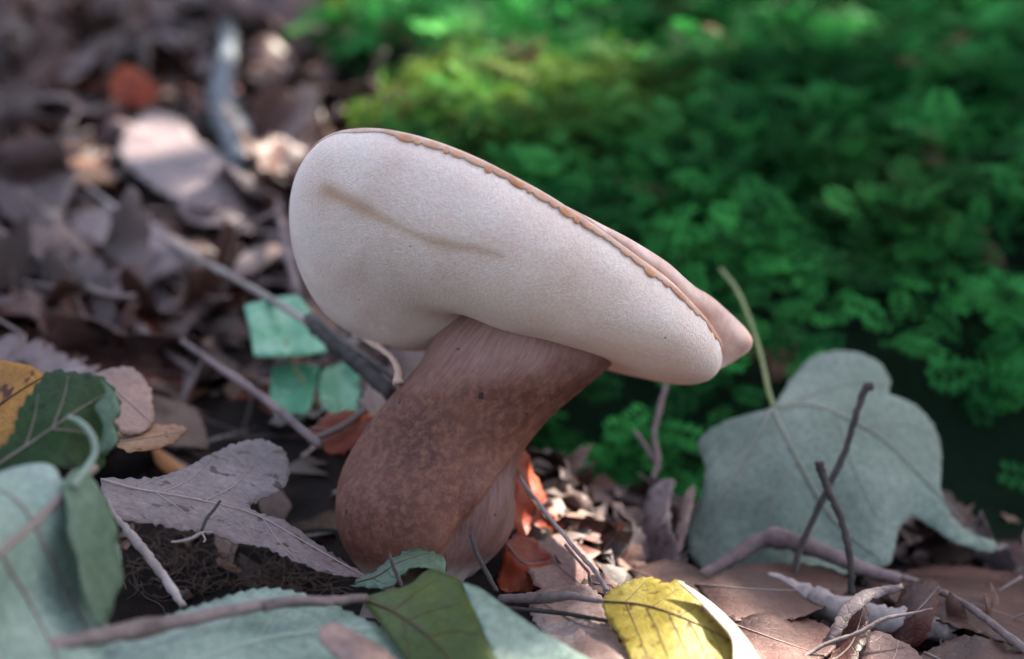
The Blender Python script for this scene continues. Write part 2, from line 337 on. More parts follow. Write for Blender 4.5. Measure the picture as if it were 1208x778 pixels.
# ------------------------------------------------------------------ the mushroom
CAPP = [-0.4202, 1.3118, 33.398, 0.284, 0.3192, 4.9369, 0.1633, -0.041, 0.3768, -0.3084, -0.2376, -0.0907, -0.2249, -0.3723, -0.1177, 0.1107, 1.536, -0.4081, 0.2353, 0.4796, 0.2025, -0.0445, 0.015, 0.1899]
def cam2w(p): return CAM+p[..., :1]*RT+p[..., 1:2]*UP+p[..., 2:3]*FW
class Cap:
    X, Y, D, a, b, R0, a1, b1, a2, b2, e1, f1, e2, f2, e3, f3, B0, c1, d1, rmf, a3, b3, c2, d2 = CAPP
    n = np.array([np.sin(a)*np.cos(b), np.cos(a)*np.cos(b), np.sin(b)]); u = np.array([np.cos(a), -np.sin(a), 0.]); v = np.array([np.sin(a)*np.sin(b), np.cos(a)*np.sin(b), -np.cos(b)])
    @classmethod
    def R(c, t): return c.R0+c.a1*np.cos(t)+c.b1*np.sin(t)+c.a2*np.cos(2*t)+c.b2*np.sin(2*t)+c.a3*np.cos(3*t)+c.b3*np.sin(3*t)
    @classmethod
    def E(c, t): return c.e1*np.cos(t)+c.f1*np.sin(t)+c.e2*np.cos(2*t)+c.f2*np.sin(2*t)+c.e3*np.cos(3*t)+c.f3*np.sin(3*t)
    @classmethod
    def B(c, t): return c.B0+c.c1*np.cos(t)+c.d1*np.sin(t)+c.c2*np.cos(2*t)+c.d2*np.sin(2*t)
    @classmethod
    def at(c, t, r, z): return cam2w(np.array([c.X, c.Y, c.D])+(r*np.cos(t))[..., None]*c.u+(r*np.sin(t))[..., None]*c.v+z[..., None]*c.n)
    @classmethod
    def pore(c, t, ph, off=0.):
        R = c.R(t); rm = c.rmf*R; r = rm+(R-rm+off)*np.cos(ph); z = c.E(t)*np.clip(r/R, 0, 1)**2-(c.B(t)+off)*np.sin(ph); return c.at(t, r, z)
def unproj(p):
    q = p-CAM; d = q@FW; return 604+F*(q@RT)/d, 389-F*(q@UP)/d
def grid_faces(nt, np_, wrap=True):
    i = np.arange(nt*np_).reshape(nt, np_); j = np.roll(i, -1, 0) if wrap else i[1:]
    a = i if wrap else i[:-1]
    return np.stack([a[:, :-1], j[:, :-1], j[:, 1:], a[:, 1:]], -1).reshape(-1, 4)
def build_mushroom():
    base = Wp(498, 664, 33.2)
    root = thing('mushroom', 'pale capped bolete mushroom with leaning reddish brown stem among dead leaves', 'mushroom', base)
    # ---- pores
    nt_, nph = 620, 210
    t = np.linspace(0, 2*np.pi, nt_, endpoint=False)[:, None]+np.zeros((1, nph)); ph = np.linspace(-.25, 2.75, nph)[None]+np.zeros((nt_, 1))
    P = Cap.pore(t, ph).reshape(-1, 3)
    px, py = unproj(P); nearf = (t.ravel() > .1) & (t.ravel() < 3.6)
    sl_ = smooth_line([(372, 214), (395, 231), (440, 254), (480, 274), (525, 288), (560, 294), (592, 302)], 80)
    dd = np.full(len(P), 99.); tt = np.zeros(len(P))
    for k, q in enumerate(sl_):
        d = np.hypot(px-q[0], py-q[1]); mk = d < dd; dd[mk] = d[mk]; tt[mk] = k/79
    wv = waves(12, 10, .03, .12)(px, py)
    st = np.exp(-(dd/(10.5-5*tt+1.2*wv))**2)*(1-.4*tt)*nearf*np.clip(.85+.12*wv, 0, 1)*ss(0, .08, tt)
    C = np.asarray([Cap.X, Cap.Y, Cap.D]); ctr = cam2w(C[None])[0]
    Nr = np.zeros_like(P); G = P.reshape(nt_, nph, 3)
    dt = np.roll(G, -1, 0)-np.roll(G, 1, 0); dp = np.gradient(G, axis=1); Nr = np.cross(dt, dp).reshape(-1, 3); Nr /= np.linalg.norm(Nr, axis=1)[:, None]+1e-9
    flip = (Nr*(P-ctr)).sum(1).mean() < 0; Nr = -Nr if flip else Nr
    lump = waves(21, 10, .25, 1.6)(P[:, 0]*1.3, P[:, 2]*1.3+P[:, 1]); fine = waves(22, 14, 3, 9)(P[:, 0], P[:, 2])
    P = P+Nr*(.035*lump+.006*fine-.015*st)[:, None]*ss(-.25, .3, ph.ravel())[:, None]
    m, tr, N = mat('pore_surface'); L = tr.links.new
    tc = N('TexCoord'); at = N('Attribute', attribute_name='stain'); rd = N('Attribute', attribute_name='rad')
    # fuzz drawn out along the radius: stretch in (angle, radius) space
    uv = N('Attribute', attribute_name='polar')
    n1 = N('TexNoise', i_Scale=1., i_Detail=5., i_Roughness=.72); L(uv.outputs['Vector'], n1.inputs['Vector'])
    vo = N('TexVoronoi', i_Scale=2100.); L(tc.outputs['Object'], vo.inputs['Vector'])
    n2 = N('TexNoise', i_Scale=55., i_Detail=6., i_Roughness=.6); L(tc.outputs['Object'], n2.inputs['Vector'])
    n4 = N('TexNoise', i_Scale=1500., i_Detail=3., i_Roughness=.6); L(tc.outputs['Object'], n4.inputs['Vector'])
    r = ramp(tr, [(.3, (.76, .55, .475)), (.5, (.87, .68, .60)), (.72, (.90, .75, .68))]); L(n2.outputs[0], r.inputs[0])
    f1 = N('MapRange', i_1=.3, i_2=.7, i_3=.85, i_4=1.1); L(n1.outputs[0], f1.inputs[0])
    mx = N('Mix', data_type='RGBA', blend_type='MULTIPLY'); mx.inputs[0].default_value = 1; L(r.outputs[0], mx.inputs[6]); L(f1.outputs[0], mx.inputs[7])
    ms = N('Mix', data_type='RGBA'); L(at.outputs['Fac'], ms.inputs[0]); L(mx.outputs[2], ms.inputs[6]); ms.inputs[7].default_value = (.50, .29, .17, 1)
    sp = N('TexNoise', i_Scale=420., i_Detail=1.); L(tc.outputs['Object'], sp.inputs['Vector']); spr = ramp(tr, [(.795, (0, 0, 0)), (.81, (1, 1, 1))]); L(sp.outputs[0], spr.inputs[0])
    md = N('Mix', data_type='RGBA'); L(spr.outputs[0], md.inputs[0]); L(ms.outputs[2], md.inputs[6]); md.inputs[7].default_value = (.10, .06, .05, 1)
    a1 = N('Math', operation='MULTIPLY_ADD', i_1=.6); L(n4.outputs[0], a1.inputs[0]); L(n1.outputs[0], a1.inputs[2])
    a2 = N('Math', operation='MULTIPLY_ADD', i_1=.5); L(vo.outputs['Distance'], a2.inputs[0]); L(a1.outputs[0], a2.inputs[2])
    b = N('Bump', i_Strength=.5, i_Distance=.0005); L(a2.outputs[0], b.inputs['Height'])
    p = N('BsdfPrincipled', i_Roughness=.9); p.inputs['Specular IOR Level'].default_value = .2; p.inputs['Subsurface Weight'].default_value = .25; p.inputs['Subsurface Scale'].default_value = .002
    p.inputs['Sheen Weight'].default_value = .15
    L(md.outputs[2], p.inputs['Base Color']); L(b.outputs[0], p.inputs['Normal']); o = N('OutputMaterial'); L(p.outputs[0], o.inputs[0])
    pol = np.stack([t.ravel()*60, ph.ravel()*14, np.zeros(len(P))], 1)
    part('pore_surface', P, grid_faces(nt_, nph), m, root, attrs={'stain': st, 'polar': pol})
    # ---- upper skin of the cap
    ms_, tr, N = mat('cap_skin'); L = tr.links.new
    tc = N('TexCoord'); n1 = N('TexNoise', i_Scale=120., i_Detail=7., i_Roughness=.65); L(tc.outputs['Object'], n1.inputs[0])
    r = ramp(tr, [(.3, (.58, .35, .28)), (.5, (.74, .50, .42)), (.7, (.82, .62, .55))]); L(n1.outputs[0], r.inputs[0])
    n2 = N('TexNoise', i_Scale=900., i_Detail=4.); L(tc.outputs['Object'], n2.inputs[0]); b = N('Bump', i_Strength=.35, i_Distance=.0004); L(n2.outputs[0], b.inputs['Height'])
    p = N('BsdfPrincipled', i_Roughness=.6); p.inputs['Subsurface Weight'].default_value = .2; p.inputs['Subsurface Scale'].default_value = .002; L(r.outputs[0], p.inputs['Base Color']); L(b.outputs[0], p.inputs['Normal']); o = N('OutputMaterial'); L(p.outputs[0], o.inputs[0])
    nr = 40; t = np.linspace(0, 2*np.pi, 300, endpoint=False)[:, None]+np.zeros((1, nr)); q = np.linspace(1, 0.02, nr)[None]+np.zeros((300, 1))
    R = Cap.R(t); wob = waves(31, 8, 1, 5)(3*np.cos(t)*q, 3*np.sin(t)*q)
    z = Cap.E(t)*q**2+.247*Cap.B(t)+.55*(1-q**2.2)+.30*(1-q**9)*np.exp(-((t-.62)/.5)**2)+.04*wob*(1-q**6)+.02
    r_ = (R*.986)*q
    cap = part('cap', Cap.at(t, r_, z).reshape(-1, 3), grid_faces(300, nr), ms_, root)
    # ---- overhanging margin: uneven strip of skin rolled over the pore edge
    nm, nc = 1400, 9
    t = np.linspace(0, 2*np.pi, nm, endpoint=False); g = np.random.default_rng(5)
    knots = np.sort(np.r_[np.linspace(.03, 6.25, 96)+g.uniform(-.022, .022, 96)]); amp = g.uniform(0, 1, 97); idx = np.searchsorted(knots, t)
    lo = np.r_[0, knots][idx]; hi = np.r_[knots, 2*np.pi][idx]; u = (t-lo)/(hi-lo+1e-6)
    scal = np.sqrt(np.clip(1-(2*u-1)**2, 0, 1))*(.3+.75*amp[idx])*ss(2.3, 2.05, t)
    wd = .05+.13*scal+.018*waves(41, 8, 8, 40)(t, 0*t)
    wd = wd*(.35+.65*ss(2.75, 2.2, t)*ss(-.1, .3, t))+.02
    rows = []
    for k in range(nc):
        f = k/(nc-1)
        if k < 5:   # outer side, upper skin to the lower lip
            ff = k/4; ph = -.285+ff*(wd/Cap.B(t)+.035); off = (.02+.045*np.sin(np.pi*min(ff, .75)))*(.3+.7*ss(2.5, 2.0, t))
        else:
            ff = (k-5)/3; ph = -.25+(wd/Cap.B(t))*(1-ff); off = .012-.03*ff
        rows.append(Cap.pore(t, ph, off+.012*waves(43, 9, 4, 30)(t, t*0)))
    S = np.stack(rows, 1)
    mm, tr, N = mat('cap_margin'); L = tr.links.new
    tc = N('TexCoord'); n1 = N('TexNoise', i_Scale=170., i_Detail=6., i_Roughness=.65); L(tc.outputs['Object'], n1.inputs[0])
    r0 = ramp(tr, [(.3, (.48, .29, .21)), (.5, (.64, .44, .35)), (.7, (.74, .57, .48))]); L(n1.outputs[0], r0.inputs[0])
    sa = N('Attribute', attribute_name='scale'); rr_ = ramp(tr, [(.3, (.42, .15, .06)), (.7, (.64, .30, .15))]); L(n1.outputs[0], rr_.inputs[0])
    r = N('Mix', data_type='RGBA'); L(sa.outputs['Fac'], r.inputs[0]); L(r0.outputs[0], r.inputs[6]); L(rr_.outputs[0], r.inputs[7])
    n2 = N('TexNoise', i_Scale=900., i_Detail=4.); L(tc.outputs['Object'], n2.inputs[0]); b = N('Bump', i_Strength=.4, i_Distance=.0004); L(n2.outputs[0], b.inputs['Height'])
    p = N('BsdfPrincipled', i_Roughness=.8); p.inputs['Specular IOR Level'].default_value = .2; p.inputs['Subsurface Weight'].default_value = .2; p.inputs['Subsurface Scale'].default_value = .0015; L(r.outputs[2], p.inputs['Base Color']); L(b.outputs[0], p.inputs['Normal']); o = N('OutputMaterial'); L(p.outputs[0], o.inputs[0])
    part('margin', S.reshape(-1, 3), grid_faces(nm, nc), mm, root, parent=cap, attrs={'scale': (scal[:, None]*np.array([0, .25, .8, 1, 1, 1, 1, .5, 0])[None]).ravel()})
    # ---- folded lobe of skin at the low end
    poly = np.array([(668, 243), (705, 262), (745, 283), (785, 308), (808, 328), (820, 338), (838, 349), (862, 370), (880, 388), (888, 402), (884, 414), (870, 424), (853, 434), (844, 438), (838, 425), (834, 400), (818, 368), (790, 340), (745, 304), (705, 275)], float)
    LD = tps([(668, 243, 30.0), (705, 266, 30.25), (763, 310, 31.0), (815, 350, 32.2), (848, 385, 33.3), (888, 401, 33.9), (850, 434, 33.8)])
    q = smooth_line(np.vstack([poly, poly[:1]]), 160)[:-1]; v, f = fill(q, 4.5, 3)
    edge = np.sqrt(((v[:, None]-q[None])**2).sum(-1)).min(1); bul = .5*(1-np.exp(-edge/9)); dep = LD(v[:, 0], v[:, 1])-bul+.03*waves(51, 6, .05, .3)(v[:, 0], v[:, 1])
    fr = Wp(v[:, 0], v[:, 1], dep); bk = Wp(v[:, 0], v[:, 1], LD(v[:, 0], v[:, 1])+.02+bul); n = len(v)
    part('margin_fold', np.vstack([fr, bk]), [tuple(a) for a in f]+[tuple(i+n for i in a[::-1]) for a in f], ms_, root, parent=cap)
    # ---- stem
    lv = np.array([(345, 565, 738), (376, 533, 731), (400, 512, 727), (418, 499, 726), (434, 488, 717), (450, 475, 697), (470, 461, 673), (490, 447, 650), (520, 428, 621), (540, 415, 610), (560, 403, 608), (580, 393, 608), (600, 389, 607), (620, 393, 602), (640, 402, 594), (660, 416, 578), (680, 432, 556), (700, 450, 540)], float)
    pyy = np.linspace(345, 700, 170); Lx = np.interp(pyy, lv[:, 0], lv[:, 1]); Rx = np.interp(pyy, lv[:, 0], lv[:, 2])
    k_ = np.ones(13)/13; sm = lambda a: np.convolve(np.pad(a, 6, 'edge'), k_, 'valid'); Lx, Rx = sm(Lx), sm(Rx)
    dep = np.interp(pyy, [345, 430, 560, 640, 700], [33.5, 33.5, 33.3, 33.2, 33.2])
    ns = 260; th = np.linspace(0, 2*np.pi, ns, endpoint=False)
    cx = (Lx+Rx)/2; hw = (Rx-Lx)/2
    TH = th[None]+0*pyy[:, None]; PY = pyy[:, None]+0*TH
    cc = np.clip((603-(pyy-535)*.70-cx)/hw, -.99, .985); tc_ = np.arccos(cc)     # crease angle on the near side
    da = TH-tc_[:, None]; cr = ss(525, 560, PY)*(1-ss(665, 690, PY))
    disp = -.11*np.exp(-(da/.07)**2)*cr + .10*np.exp(-((da+.45)/.30)**2)*cr - .16*cr*ss(0.05, -.08, da)*ss(-1.4, -.6, da)
    disp = disp+.035*waves(61, 10, 1, 5)(TH*2+3*np.sin(TH), PY/60)+.05*waves(62, 8, .8, 2.5)(np.cos(TH)*2, PY/45+np.sin(TH)*2)
    disp = disp+.006*np.sin(TH*26+waves(63, 6, .5, 2)(TH, PY/40)*2)*ss(470, 385, PY)
    hwc = hw[:, None]/F*dep[:, None]
    Xc = (cx[:, None]-604)/F*dep[:, None]+(hwc+disp)*np.cos(TH); Dc = dep[:, None]-(hwc*.86+disp)*np.sin(TH); Yc = (389-PY)/F*dep[:, None]+0*TH
    Ps = cam2w(np.stack([Xc, Yc, Dc], -1)).reshape(-1, 3)
    h = ((700-PY)/(700-345)).ravel()
    lob = (ss(.02, -.10, da)*ss(-1.7, -1.2, da)*cr).ravel()
    rgt = ((np.cos(TH)+1)/2).ravel()
    m, tr, N = mat('stem_skin'); L = tr.links.new
    tc = N('TexCoord'); ha = N('Attribute', attribute_name='h'); la = N('Attribute', attribute_name='lobe'); mp = N('Attribute', attribute_name='fib')
    big = N('TexNoise', i_Scale=42., i_Detail=4., i_Roughness=.6); L(tc.outputs['Object'], big.inputs[0])
    sm_ = N('TexNoise', i_Scale=520., i_Detail=5., i_Roughness=.7); L(tc.outputs['Object'], sm_.inputs[0])
    fb = N('TexNoise', i_Scale=1., i_Detail=5., i_Roughness=.65); L(mp.outputs['Vector'], fb.inputs['Vector'])
    deep = ramp(tr, [(.30, (.085, .028, .022)), (.5, (.15, .052, .036)), (.70, (.21, .088, .062))]); L(big.outputs[0], deep.inputs[0])
    tan = ramp(tr, [(.44, (0, 0, 0)), (.66, (1, 1, 1))]); L(sm_.outputs[0], tan.inputs[0])
    f2 = N('Math', operation='MULTIPLY', i_1=.5); L(tan.outputs[0], f2.inputs[0])
    m1 = N('Mix', data_type='RGBA'); L(f2.outputs[0], m1.inputs[0]); L(deep.outputs[0], m1.inputs[6]); m1.inputs[7].default_value = (.34, .155, .095, 1)
    # pinkish pale, fibrous neck below the pores
    pk = ramp(tr, [(.3, (.24, .12, .105)), (.7, (.42, .26, .235))]); L(fb.outputs[0], pk.inputs[0])
    hh = N('Math', operation='MULTIPLY_ADD', i_1=.35); L(big.outputs[0], hh.inputs[0]); L(ha.outputs['Fac'], hh.inputs[2])
    hr = ramp(tr, [(.84, (0, 0, 0)), (1.1, (.85, .85, .85))]); L(hh.outputs[0], hr.inputs[0])
    m2 = N('Mix', data_type='RGBA'); L(hr.outputs[0], m2.inputs[0]); L(m1.outputs[2], m2.inputs[6]); L(pk.outputs[0], m2.inputs[7])
    lp = ramp(tr, [(.3, (.12, .052, .044)), (.7, (.23, .12, .105))]); L(fb.outputs[0], lp.inputs[0])
    m3 = N('Mix', data_type='RGBA'); L(la.outputs['Fac'], m3.inputs[0]); L(m2.outputs[2], m3.inputs[6]); L(lp.outputs[0], m3.inputs[7])
    bs = ramp(tr, [(.0, (1, 1, 1)), (.085, (.6, .6, .6)), (.13, (0, 0, 0))]); L(ha.outputs['Fac'], bs.inputs[0])
    m4 = N('Mix', data_type='RGBA'); L(bs.outputs[0], m4.inputs[0]); L(m3.outputs[2], m4.inputs[6]); m4.inputs[7].default_value = (.36, .30, .28, 1)
    dk = N('TexNoise', i_Scale=300., i_Detail=2.); L(tc.outputs['Object'], dk.inputs[0]); dr = ramp(tr, [(.72, (0, 0, 0)), (.75, (1, 1, 1))]); L(dk.outputs[0], dr.inputs[0])
    m5 = N('Mix', data_type='RGBA'); L(dr.outputs[0], m5.inputs[0]); L(m4.outputs[2], m5.inputs[6]); m5.inputs[7].default_value = (.035, .02, .02, 1)
    ab = N('Math', operation='MULTIPLY_ADD', i_1=.8); L(fb.outputs[0], ab.inputs[0]); L(sm_.outputs[0], ab.inputs[2])
    b = N('Bump', i_Strength=.45, i_Distance=.0006); L(ab.outputs[0], b.inputs['Height'])
    p = N('BsdfPrincipled', i_Roughness=.62); p.inputs['Specular IOR Level'].default_value = .35; p.inputs['Subsurface Weight'].default_value = .12; p.inputs['Subsurface Scale'].default_value = .0015
    L(m5.outputs[2], p.inputs['Base Color']); L(b.outputs[0], p.inputs['Normal']); o = N('OutputMaterial'); L(p.outputs[0], o.inputs[0])
    fib = np.stack([TH.ravel()*26, PY.ravel()/34, np.sin(TH).ravel()], 1)
    nr_ = len(pyy); i = np.arange(nr_*ns).reshape(nr_, ns); j = np.roll(i, -1, 1)
    f = np.stack([i[:-1], j[:-1], j[1:], i[1:]], -1).reshape(-1, 4)
    stem = part('stem', Ps, f, m, root, attrs={'h': h, 'lobe': lob, 'fib': fib})
    # strand of torn skin between cap and stem, and flakes of torn margin
    sk = smooth_line([Wp(*q) for q in ((432, 396, 34.6), (448, 410, 34.2), (462, 422, 33.8), (470, 436, 33.2), (470, 452, 32.9))], 24)
    part('torn_strand', *tube(sk, [.16, .07, .08, .14], 8, .15, 3), mm, root, parent=stem)
    for k, pl in enumerate(([(404, 388), (420, 396), (440, 404), (462, 408), (482, 412), (498, 408), (505, 398), (480, 402), (450, 398), (425, 388), (408, 378)], )):
        v, f = fill(teeth(np.array(pl, float), 3, 0, 1, rough=.8, seed=k), 4, 3)
        part('torn_flake', Wp(v[:, 0], v[:, 1], 34.6-.003*(v[:, 0]-450)+.05*np.sin(v[:, 0]/5)), f, [mm, mm], root, thick=.12, parent=cap)
build_mushroom()

# ------------------------------------------------------------------ leaves and twigs traced on the ground, each at its own distance
def traced_leaf(name, label, cat, outline, ctrl, m, mb=None, veins=(), vm='vein_d', tooth=None, rip=(.05, 3), thick=.03, step=9, seed=0, stalk=None, stalk_m=None, group=None, ragged=0., extra=(), holes=None):
    D0 = tps(ctrl); wf = waves(seed+100, 9, .4, 2.6); amp, fr = rip
    D = lambda x, y: D0(x, y)+amp*wf(np.asarray(x)/100*fr, np.asarray(y)/100*fr)
    poly = np.array(outline, float); cpoly = smooth_line(np.vstack([poly, poly[:1]]), max(60, len(poly)*8))[:-1]
    if tooth: poly2 = teeth(cpoly, tooth[1]/4, tooth[0], tooth[1], tooth[2] if len(tooth) > 2 else None, ragged, seed)
    else: poly2 = teeth(cpoly, 4, 0, 1, None, ragged, seed)
    b = Wp(poly[:, 0].mean(), poly[:, 1].max(), float(D(poly[:, 0].mean(), poly[:, 1].max())))
    root = thing(name, label, cat, b, group)
    def blade(nm, pl, mm, mmb, Df, par=None, th=thick):
        v, f = fill(pl, step, seed); P = Wp(v[:, 0], v[:, 1], Df(v[:, 0], v[:, 1]))
        n = np.zeros(3)
        for q in f[:60]: n += np.cross(P[q[1]]-P[q[0]], P[q[2]]-P[q[0]])
        if n@(CAM-P.mean(0)) < 0: f = [q[::-1] for q in f]
        return part(nm, P, f, [M[mm], M[mmb or mm]], root, thick=th, parent=par)
    bl = blade('blade', poly2, m, mb, D)
    for k, (nm, pl, cc, mm, mmb) in enumerate(extra):
        Dk0 = tps(cc); blade(nm, teeth(smooth_line(np.array(pl+pl[:1], float), 70)[:-1], 4, 0, 1, None, ragged, seed+k), mm, mmb, lambda x, y: Dk0(x, y)+amp*.6*wf(np.asarray(x)/100*fr+3, np.asarray(y)/100*fr))
    for k, (pts, r0, r1) in enumerate(veins):
        q = smooth_line(np.array(pts, float), 22); P = Wp(q[:, 0], q[:, 1], D(q[:, 0], q[:, 1])-.6*r0)
        part('midrib' if k == 0 else 'vein', *tube(P, [r0, r1], 6), M[vm], root, parent=bl)
    if stalk:
        q = smooth_line([Wp(*p) for p in stalk[0]], 26); part('stalk', *tube(q, stalk[1], 8, .08, seed), M[stalk_m or vm], root)
    return root
def twig(name, label, pts, r, m, cat='twig', side=(), group=None, rough=.14, n=None, seed=0, knots=0, lift=0):
    if lift: pts = [(a, b, min(d, ghit(a, b, lift))) for a, b, d in pts]
    P = smooth_line([Wp(*p) for p in pts], n or 40); g = np.random.default_rng(seed+9); P = P+g.normal(0, .012, P.shape)*np.max(r)*6
    root = thing(name, label, cat, P[np.argmin(P[:, 2])], group)
    rr = np.interp(np.linspace(0, 1, len(P)), np.linspace(0, 1, len(r)), r)
    for _ in range(knots):
        k = g.integers(3, len(P)-3); rr = rr*(1+.22*np.exp(-((np.arange(len(P))-k)/1.2)**2))
    part('stick' if side else 'wood', *tube(P, rr, 9, rough, seed), M[m], root)
    for k, (sp, sr) in enumerate(side): part('side_shoot', *tube(smooth_line([Wp(*p) for p in sp], 20), sr, 7, rough, seed+k), M[m], root)
    return root

# --- big pale lobed leaf leaning on the moss
mo = [(912, 481), (935, 445), (958, 422), (985, 414), (1012, 416), (1038, 428), (1051, 450), (1049, 464), (1078, 476), (1102, 502), (1111, 535), (1110, 575), (1122, 606), (1146, 628), (1174, 640), (1170, 652), (1128, 640), (1096, 620), (1074, 610), (1060, 628), (1054, 655), (1046, 668), (1010, 672), (965, 690), (905, 690), (850, 680), (818, 662), (811, 628), (826, 588), (832, 552), (823, 524), (842, 504), (872, 492), (902, 484)]
traced_leaf('maple_leaf', 'large pale grey-green lobed leaf leaning upright against the moss', 'leaf', mo,
    [(912, 481, 39.6), (985, 414, 42.0), (1050, 455, 40.6), (1110, 540, 40.0), (1170, 645, 37.6), (1050, 665, 37.0), (900, 690, 36.2), (815, 640, 38.0), (825, 525, 39.6), (960, 580, 38.0), (1040, 560, 38.6), (980, 470, 40.0), (960, 445, 41.0)],
    'maple', None, [([(912, 482), (940, 540), (965, 585), (990, 620), (1040, 662)], .055, .015), ([(912, 482), (960, 478), (1030, 510), (1085, 560), (1165, 645)], .045, .012), ([(912, 482), (880, 540), (845, 600), (822, 655)], .04, .012), ([(912, 482), (950, 468), (1010, 452), (1045, 455)], .04, .012), ([(940, 540), (910, 600), (900, 660)], .022, .008), ([(985, 485), (1010, 560), (1035, 610)], .022, .008), ([(1030, 510), (1070, 500), (1100, 515)], .02, .008)], 'vein_m',
    rip=(.20, 3.2), thick=.04, seed=3, ragged=.5, stalk=([(915, 486, 39.5), (907, 462, 39.8), (899, 425, 40.6), (885, 378, 41.6), (868, 340, 42.8), (850, 318, 44)], [.07, .06, .055, .06]), stalk_m='stalk_y')
# --- grey-lilac leaf left of the stem
lo_ = [(118, 563), (150, 565), (185, 562), (215, 553), (255, 532), (298, 518), (328, 526), (341, 550), (336, 574), (312, 588), (296, 600), (340, 616), (372, 640), (402, 660), (432, 681), (392, 677), (350, 662), (312, 646), (282, 641), (258, 633), (240, 627), (215, 626), (196, 620), (165, 616), (140, 611), (124, 596)]
traced_leaf('lilac_leaf', 'flat grey-lilac dead leaf with a straight midrib beside the stem base', 'leaf', lo_,
    [(118, 563, 30.6), (300, 518, 34.2), (340, 550, 33.2), (296, 600, 31.2), (432, 681, 30.4), (260, 633, 29.6), (125, 596, 29.4), (220, 590, 30.6), (350, 640, 30.6)], 'lilac', 'lilac_b',
    [([(120, 566), (160, 577), (230, 589), (300, 607), (360, 640), (428, 679)], .035, .012), ([(190, 582), (225, 565), (250, 540)], .018, .006), ([(240, 592), (280, 570), (310, 530)], .018, .006), ([(160, 577), (185, 565), (195, 561)], .014, .006), ([(185, 582), (215, 603), (235, 622)], .016, .006), ([(255, 595), (285, 620), (300, 640)], .016, .006), ([(310, 612), (330, 640), (350, 660)], .014, .006)], 'vein_l', rip=(.06, 6), step=7, seed=5, ragged=1.1)
# --- dark green toothed leaf, spotted leaf and the big pale leaf on the left
traced_leaf('spotted_leaf', 'ochre yellow leaf covered in dark brown spots behind the dark green leaf', 'leaf', [(-30, 424), (10, 426), (40, 434), (56, 446), (50, 468), (30, 498), (5, 528), (-30, 540)],
    [(-30, 424, 29.2), (50, 440, 28.2), (20, 500, 27.8), (-30, 540, 28)], 'spotted', 'brown', [([(-30, 500), (10, 470), (50, 445)], .03, .01)], 'vein_d', rip=(.06, 5), seed=6, ragged=.7)
tu = lambda x, y: (y < 548)*1.
traced_leaf('toothed_leaf', 'dark green saw-toothed leaf standing up at the left of the lilac leaf', 'leaf', [(-20, 545), (2, 530), (18, 508), (22, 488), (38, 464), (58, 440), (88, 441), (118, 446), (134, 462), (142, 484), (134, 496), (139, 518), (126, 532), (116, 556), (75, 552), (30, 556), (-20, 575)],
    [(-20, 550, 26.0), (60, 440, 27.4), (140, 484, 27.0), (116, 556, 26.2), (30, 556, 25.6), (80, 500, 26.2), (130, 530, 26.9)], 'green_d', 'green_p', [([(-20, 560), (40, 520), (90, 485), (130, 462)], .028, .008), ([(30, 527), (40, 495), (45, 465)], .014, .005), ([(62, 505), (75, 470), (80, 445)], .014, .005), ([(60, 506), (95, 510), (125, 520)], .014, .005)], 'green_m' if False else 'vein_p', tooth=(5, 17, tu), rip=(.05, 6), step=7, seed=7,
    extra=[('turned_edge', [(118, 447), (134, 462), (142, 486), (134, 498), (139, 520), (124, 534), (114, 530), (122, 505), (112, 480), (124, 465)], [(120, 450, 26.7), (142, 486, 26.6), (125, 532, 26.3), (114, 500, 26.5)], 'green_m', 'green_d')])
traced_leaf('pale_leaf', 'large pale green leaf turned underside up with a curled strap-like stalk', 'leaf', [(-70, 600), (-20, 566), (30, 548), (62, 549), (74, 568), (84, 556), (102, 556), (120, 582), (135, 622), (144, 680), (130, 716), (126, 742), (112, 790), (60, 830), (-90, 830)],
    [(-70, 600, 22.5), (30, 548, 24.6), (70, 570, 24.0), (110, 560, 25.0), (144, 680, 25.2), (120, 760, 23.8), (-20, 780, 21.6), (0, 660, 22.4), (60, 640, 23.6), (80, 700, 24.2)], 'green_p', 'green_d',
    [([(112, 552), (76, 582), (40, 618), (-10, 660), (-70, 710)], .075, .05), ([(76, 584), (90, 640), (132, 700)], .035, .012), ([(40, 618), (70, 680), (112, 760)], .035, .012), ([(0, 652), (40, 720), (80, 800)], .035, .012), ([(40, 618), (20, 590), (-15, 572)], .03, .01)], 'vein_p', rip=(.10, 3), step=9, seed=8,
    extra=[('dark_half', [(84, 556), (94, 552), (106, 558), (112, 572), (124, 584), (132, 606), (139, 624), (138, 646), (146, 682), (136, 704), (132, 724), (118, 742), (104, 712), (96, 690), (92, 660), (82, 634), (80, 600), (74, 575)], [(84, 556, 24.2), (122, 582, 24.7), (145, 680, 24.9), (112, 700, 23.9), (80, 610, 23.7)], 'green_m', 'green_p')],
    stalk=([(80, 492, 25.2), (94, 498, 25.0), (107, 512, 24.9), (112, 532, 24.9), (104, 550, 24.7), (86, 574, 24.0)], [.03, .06, .06, .065, .06]), stalk_m='stalk_p')
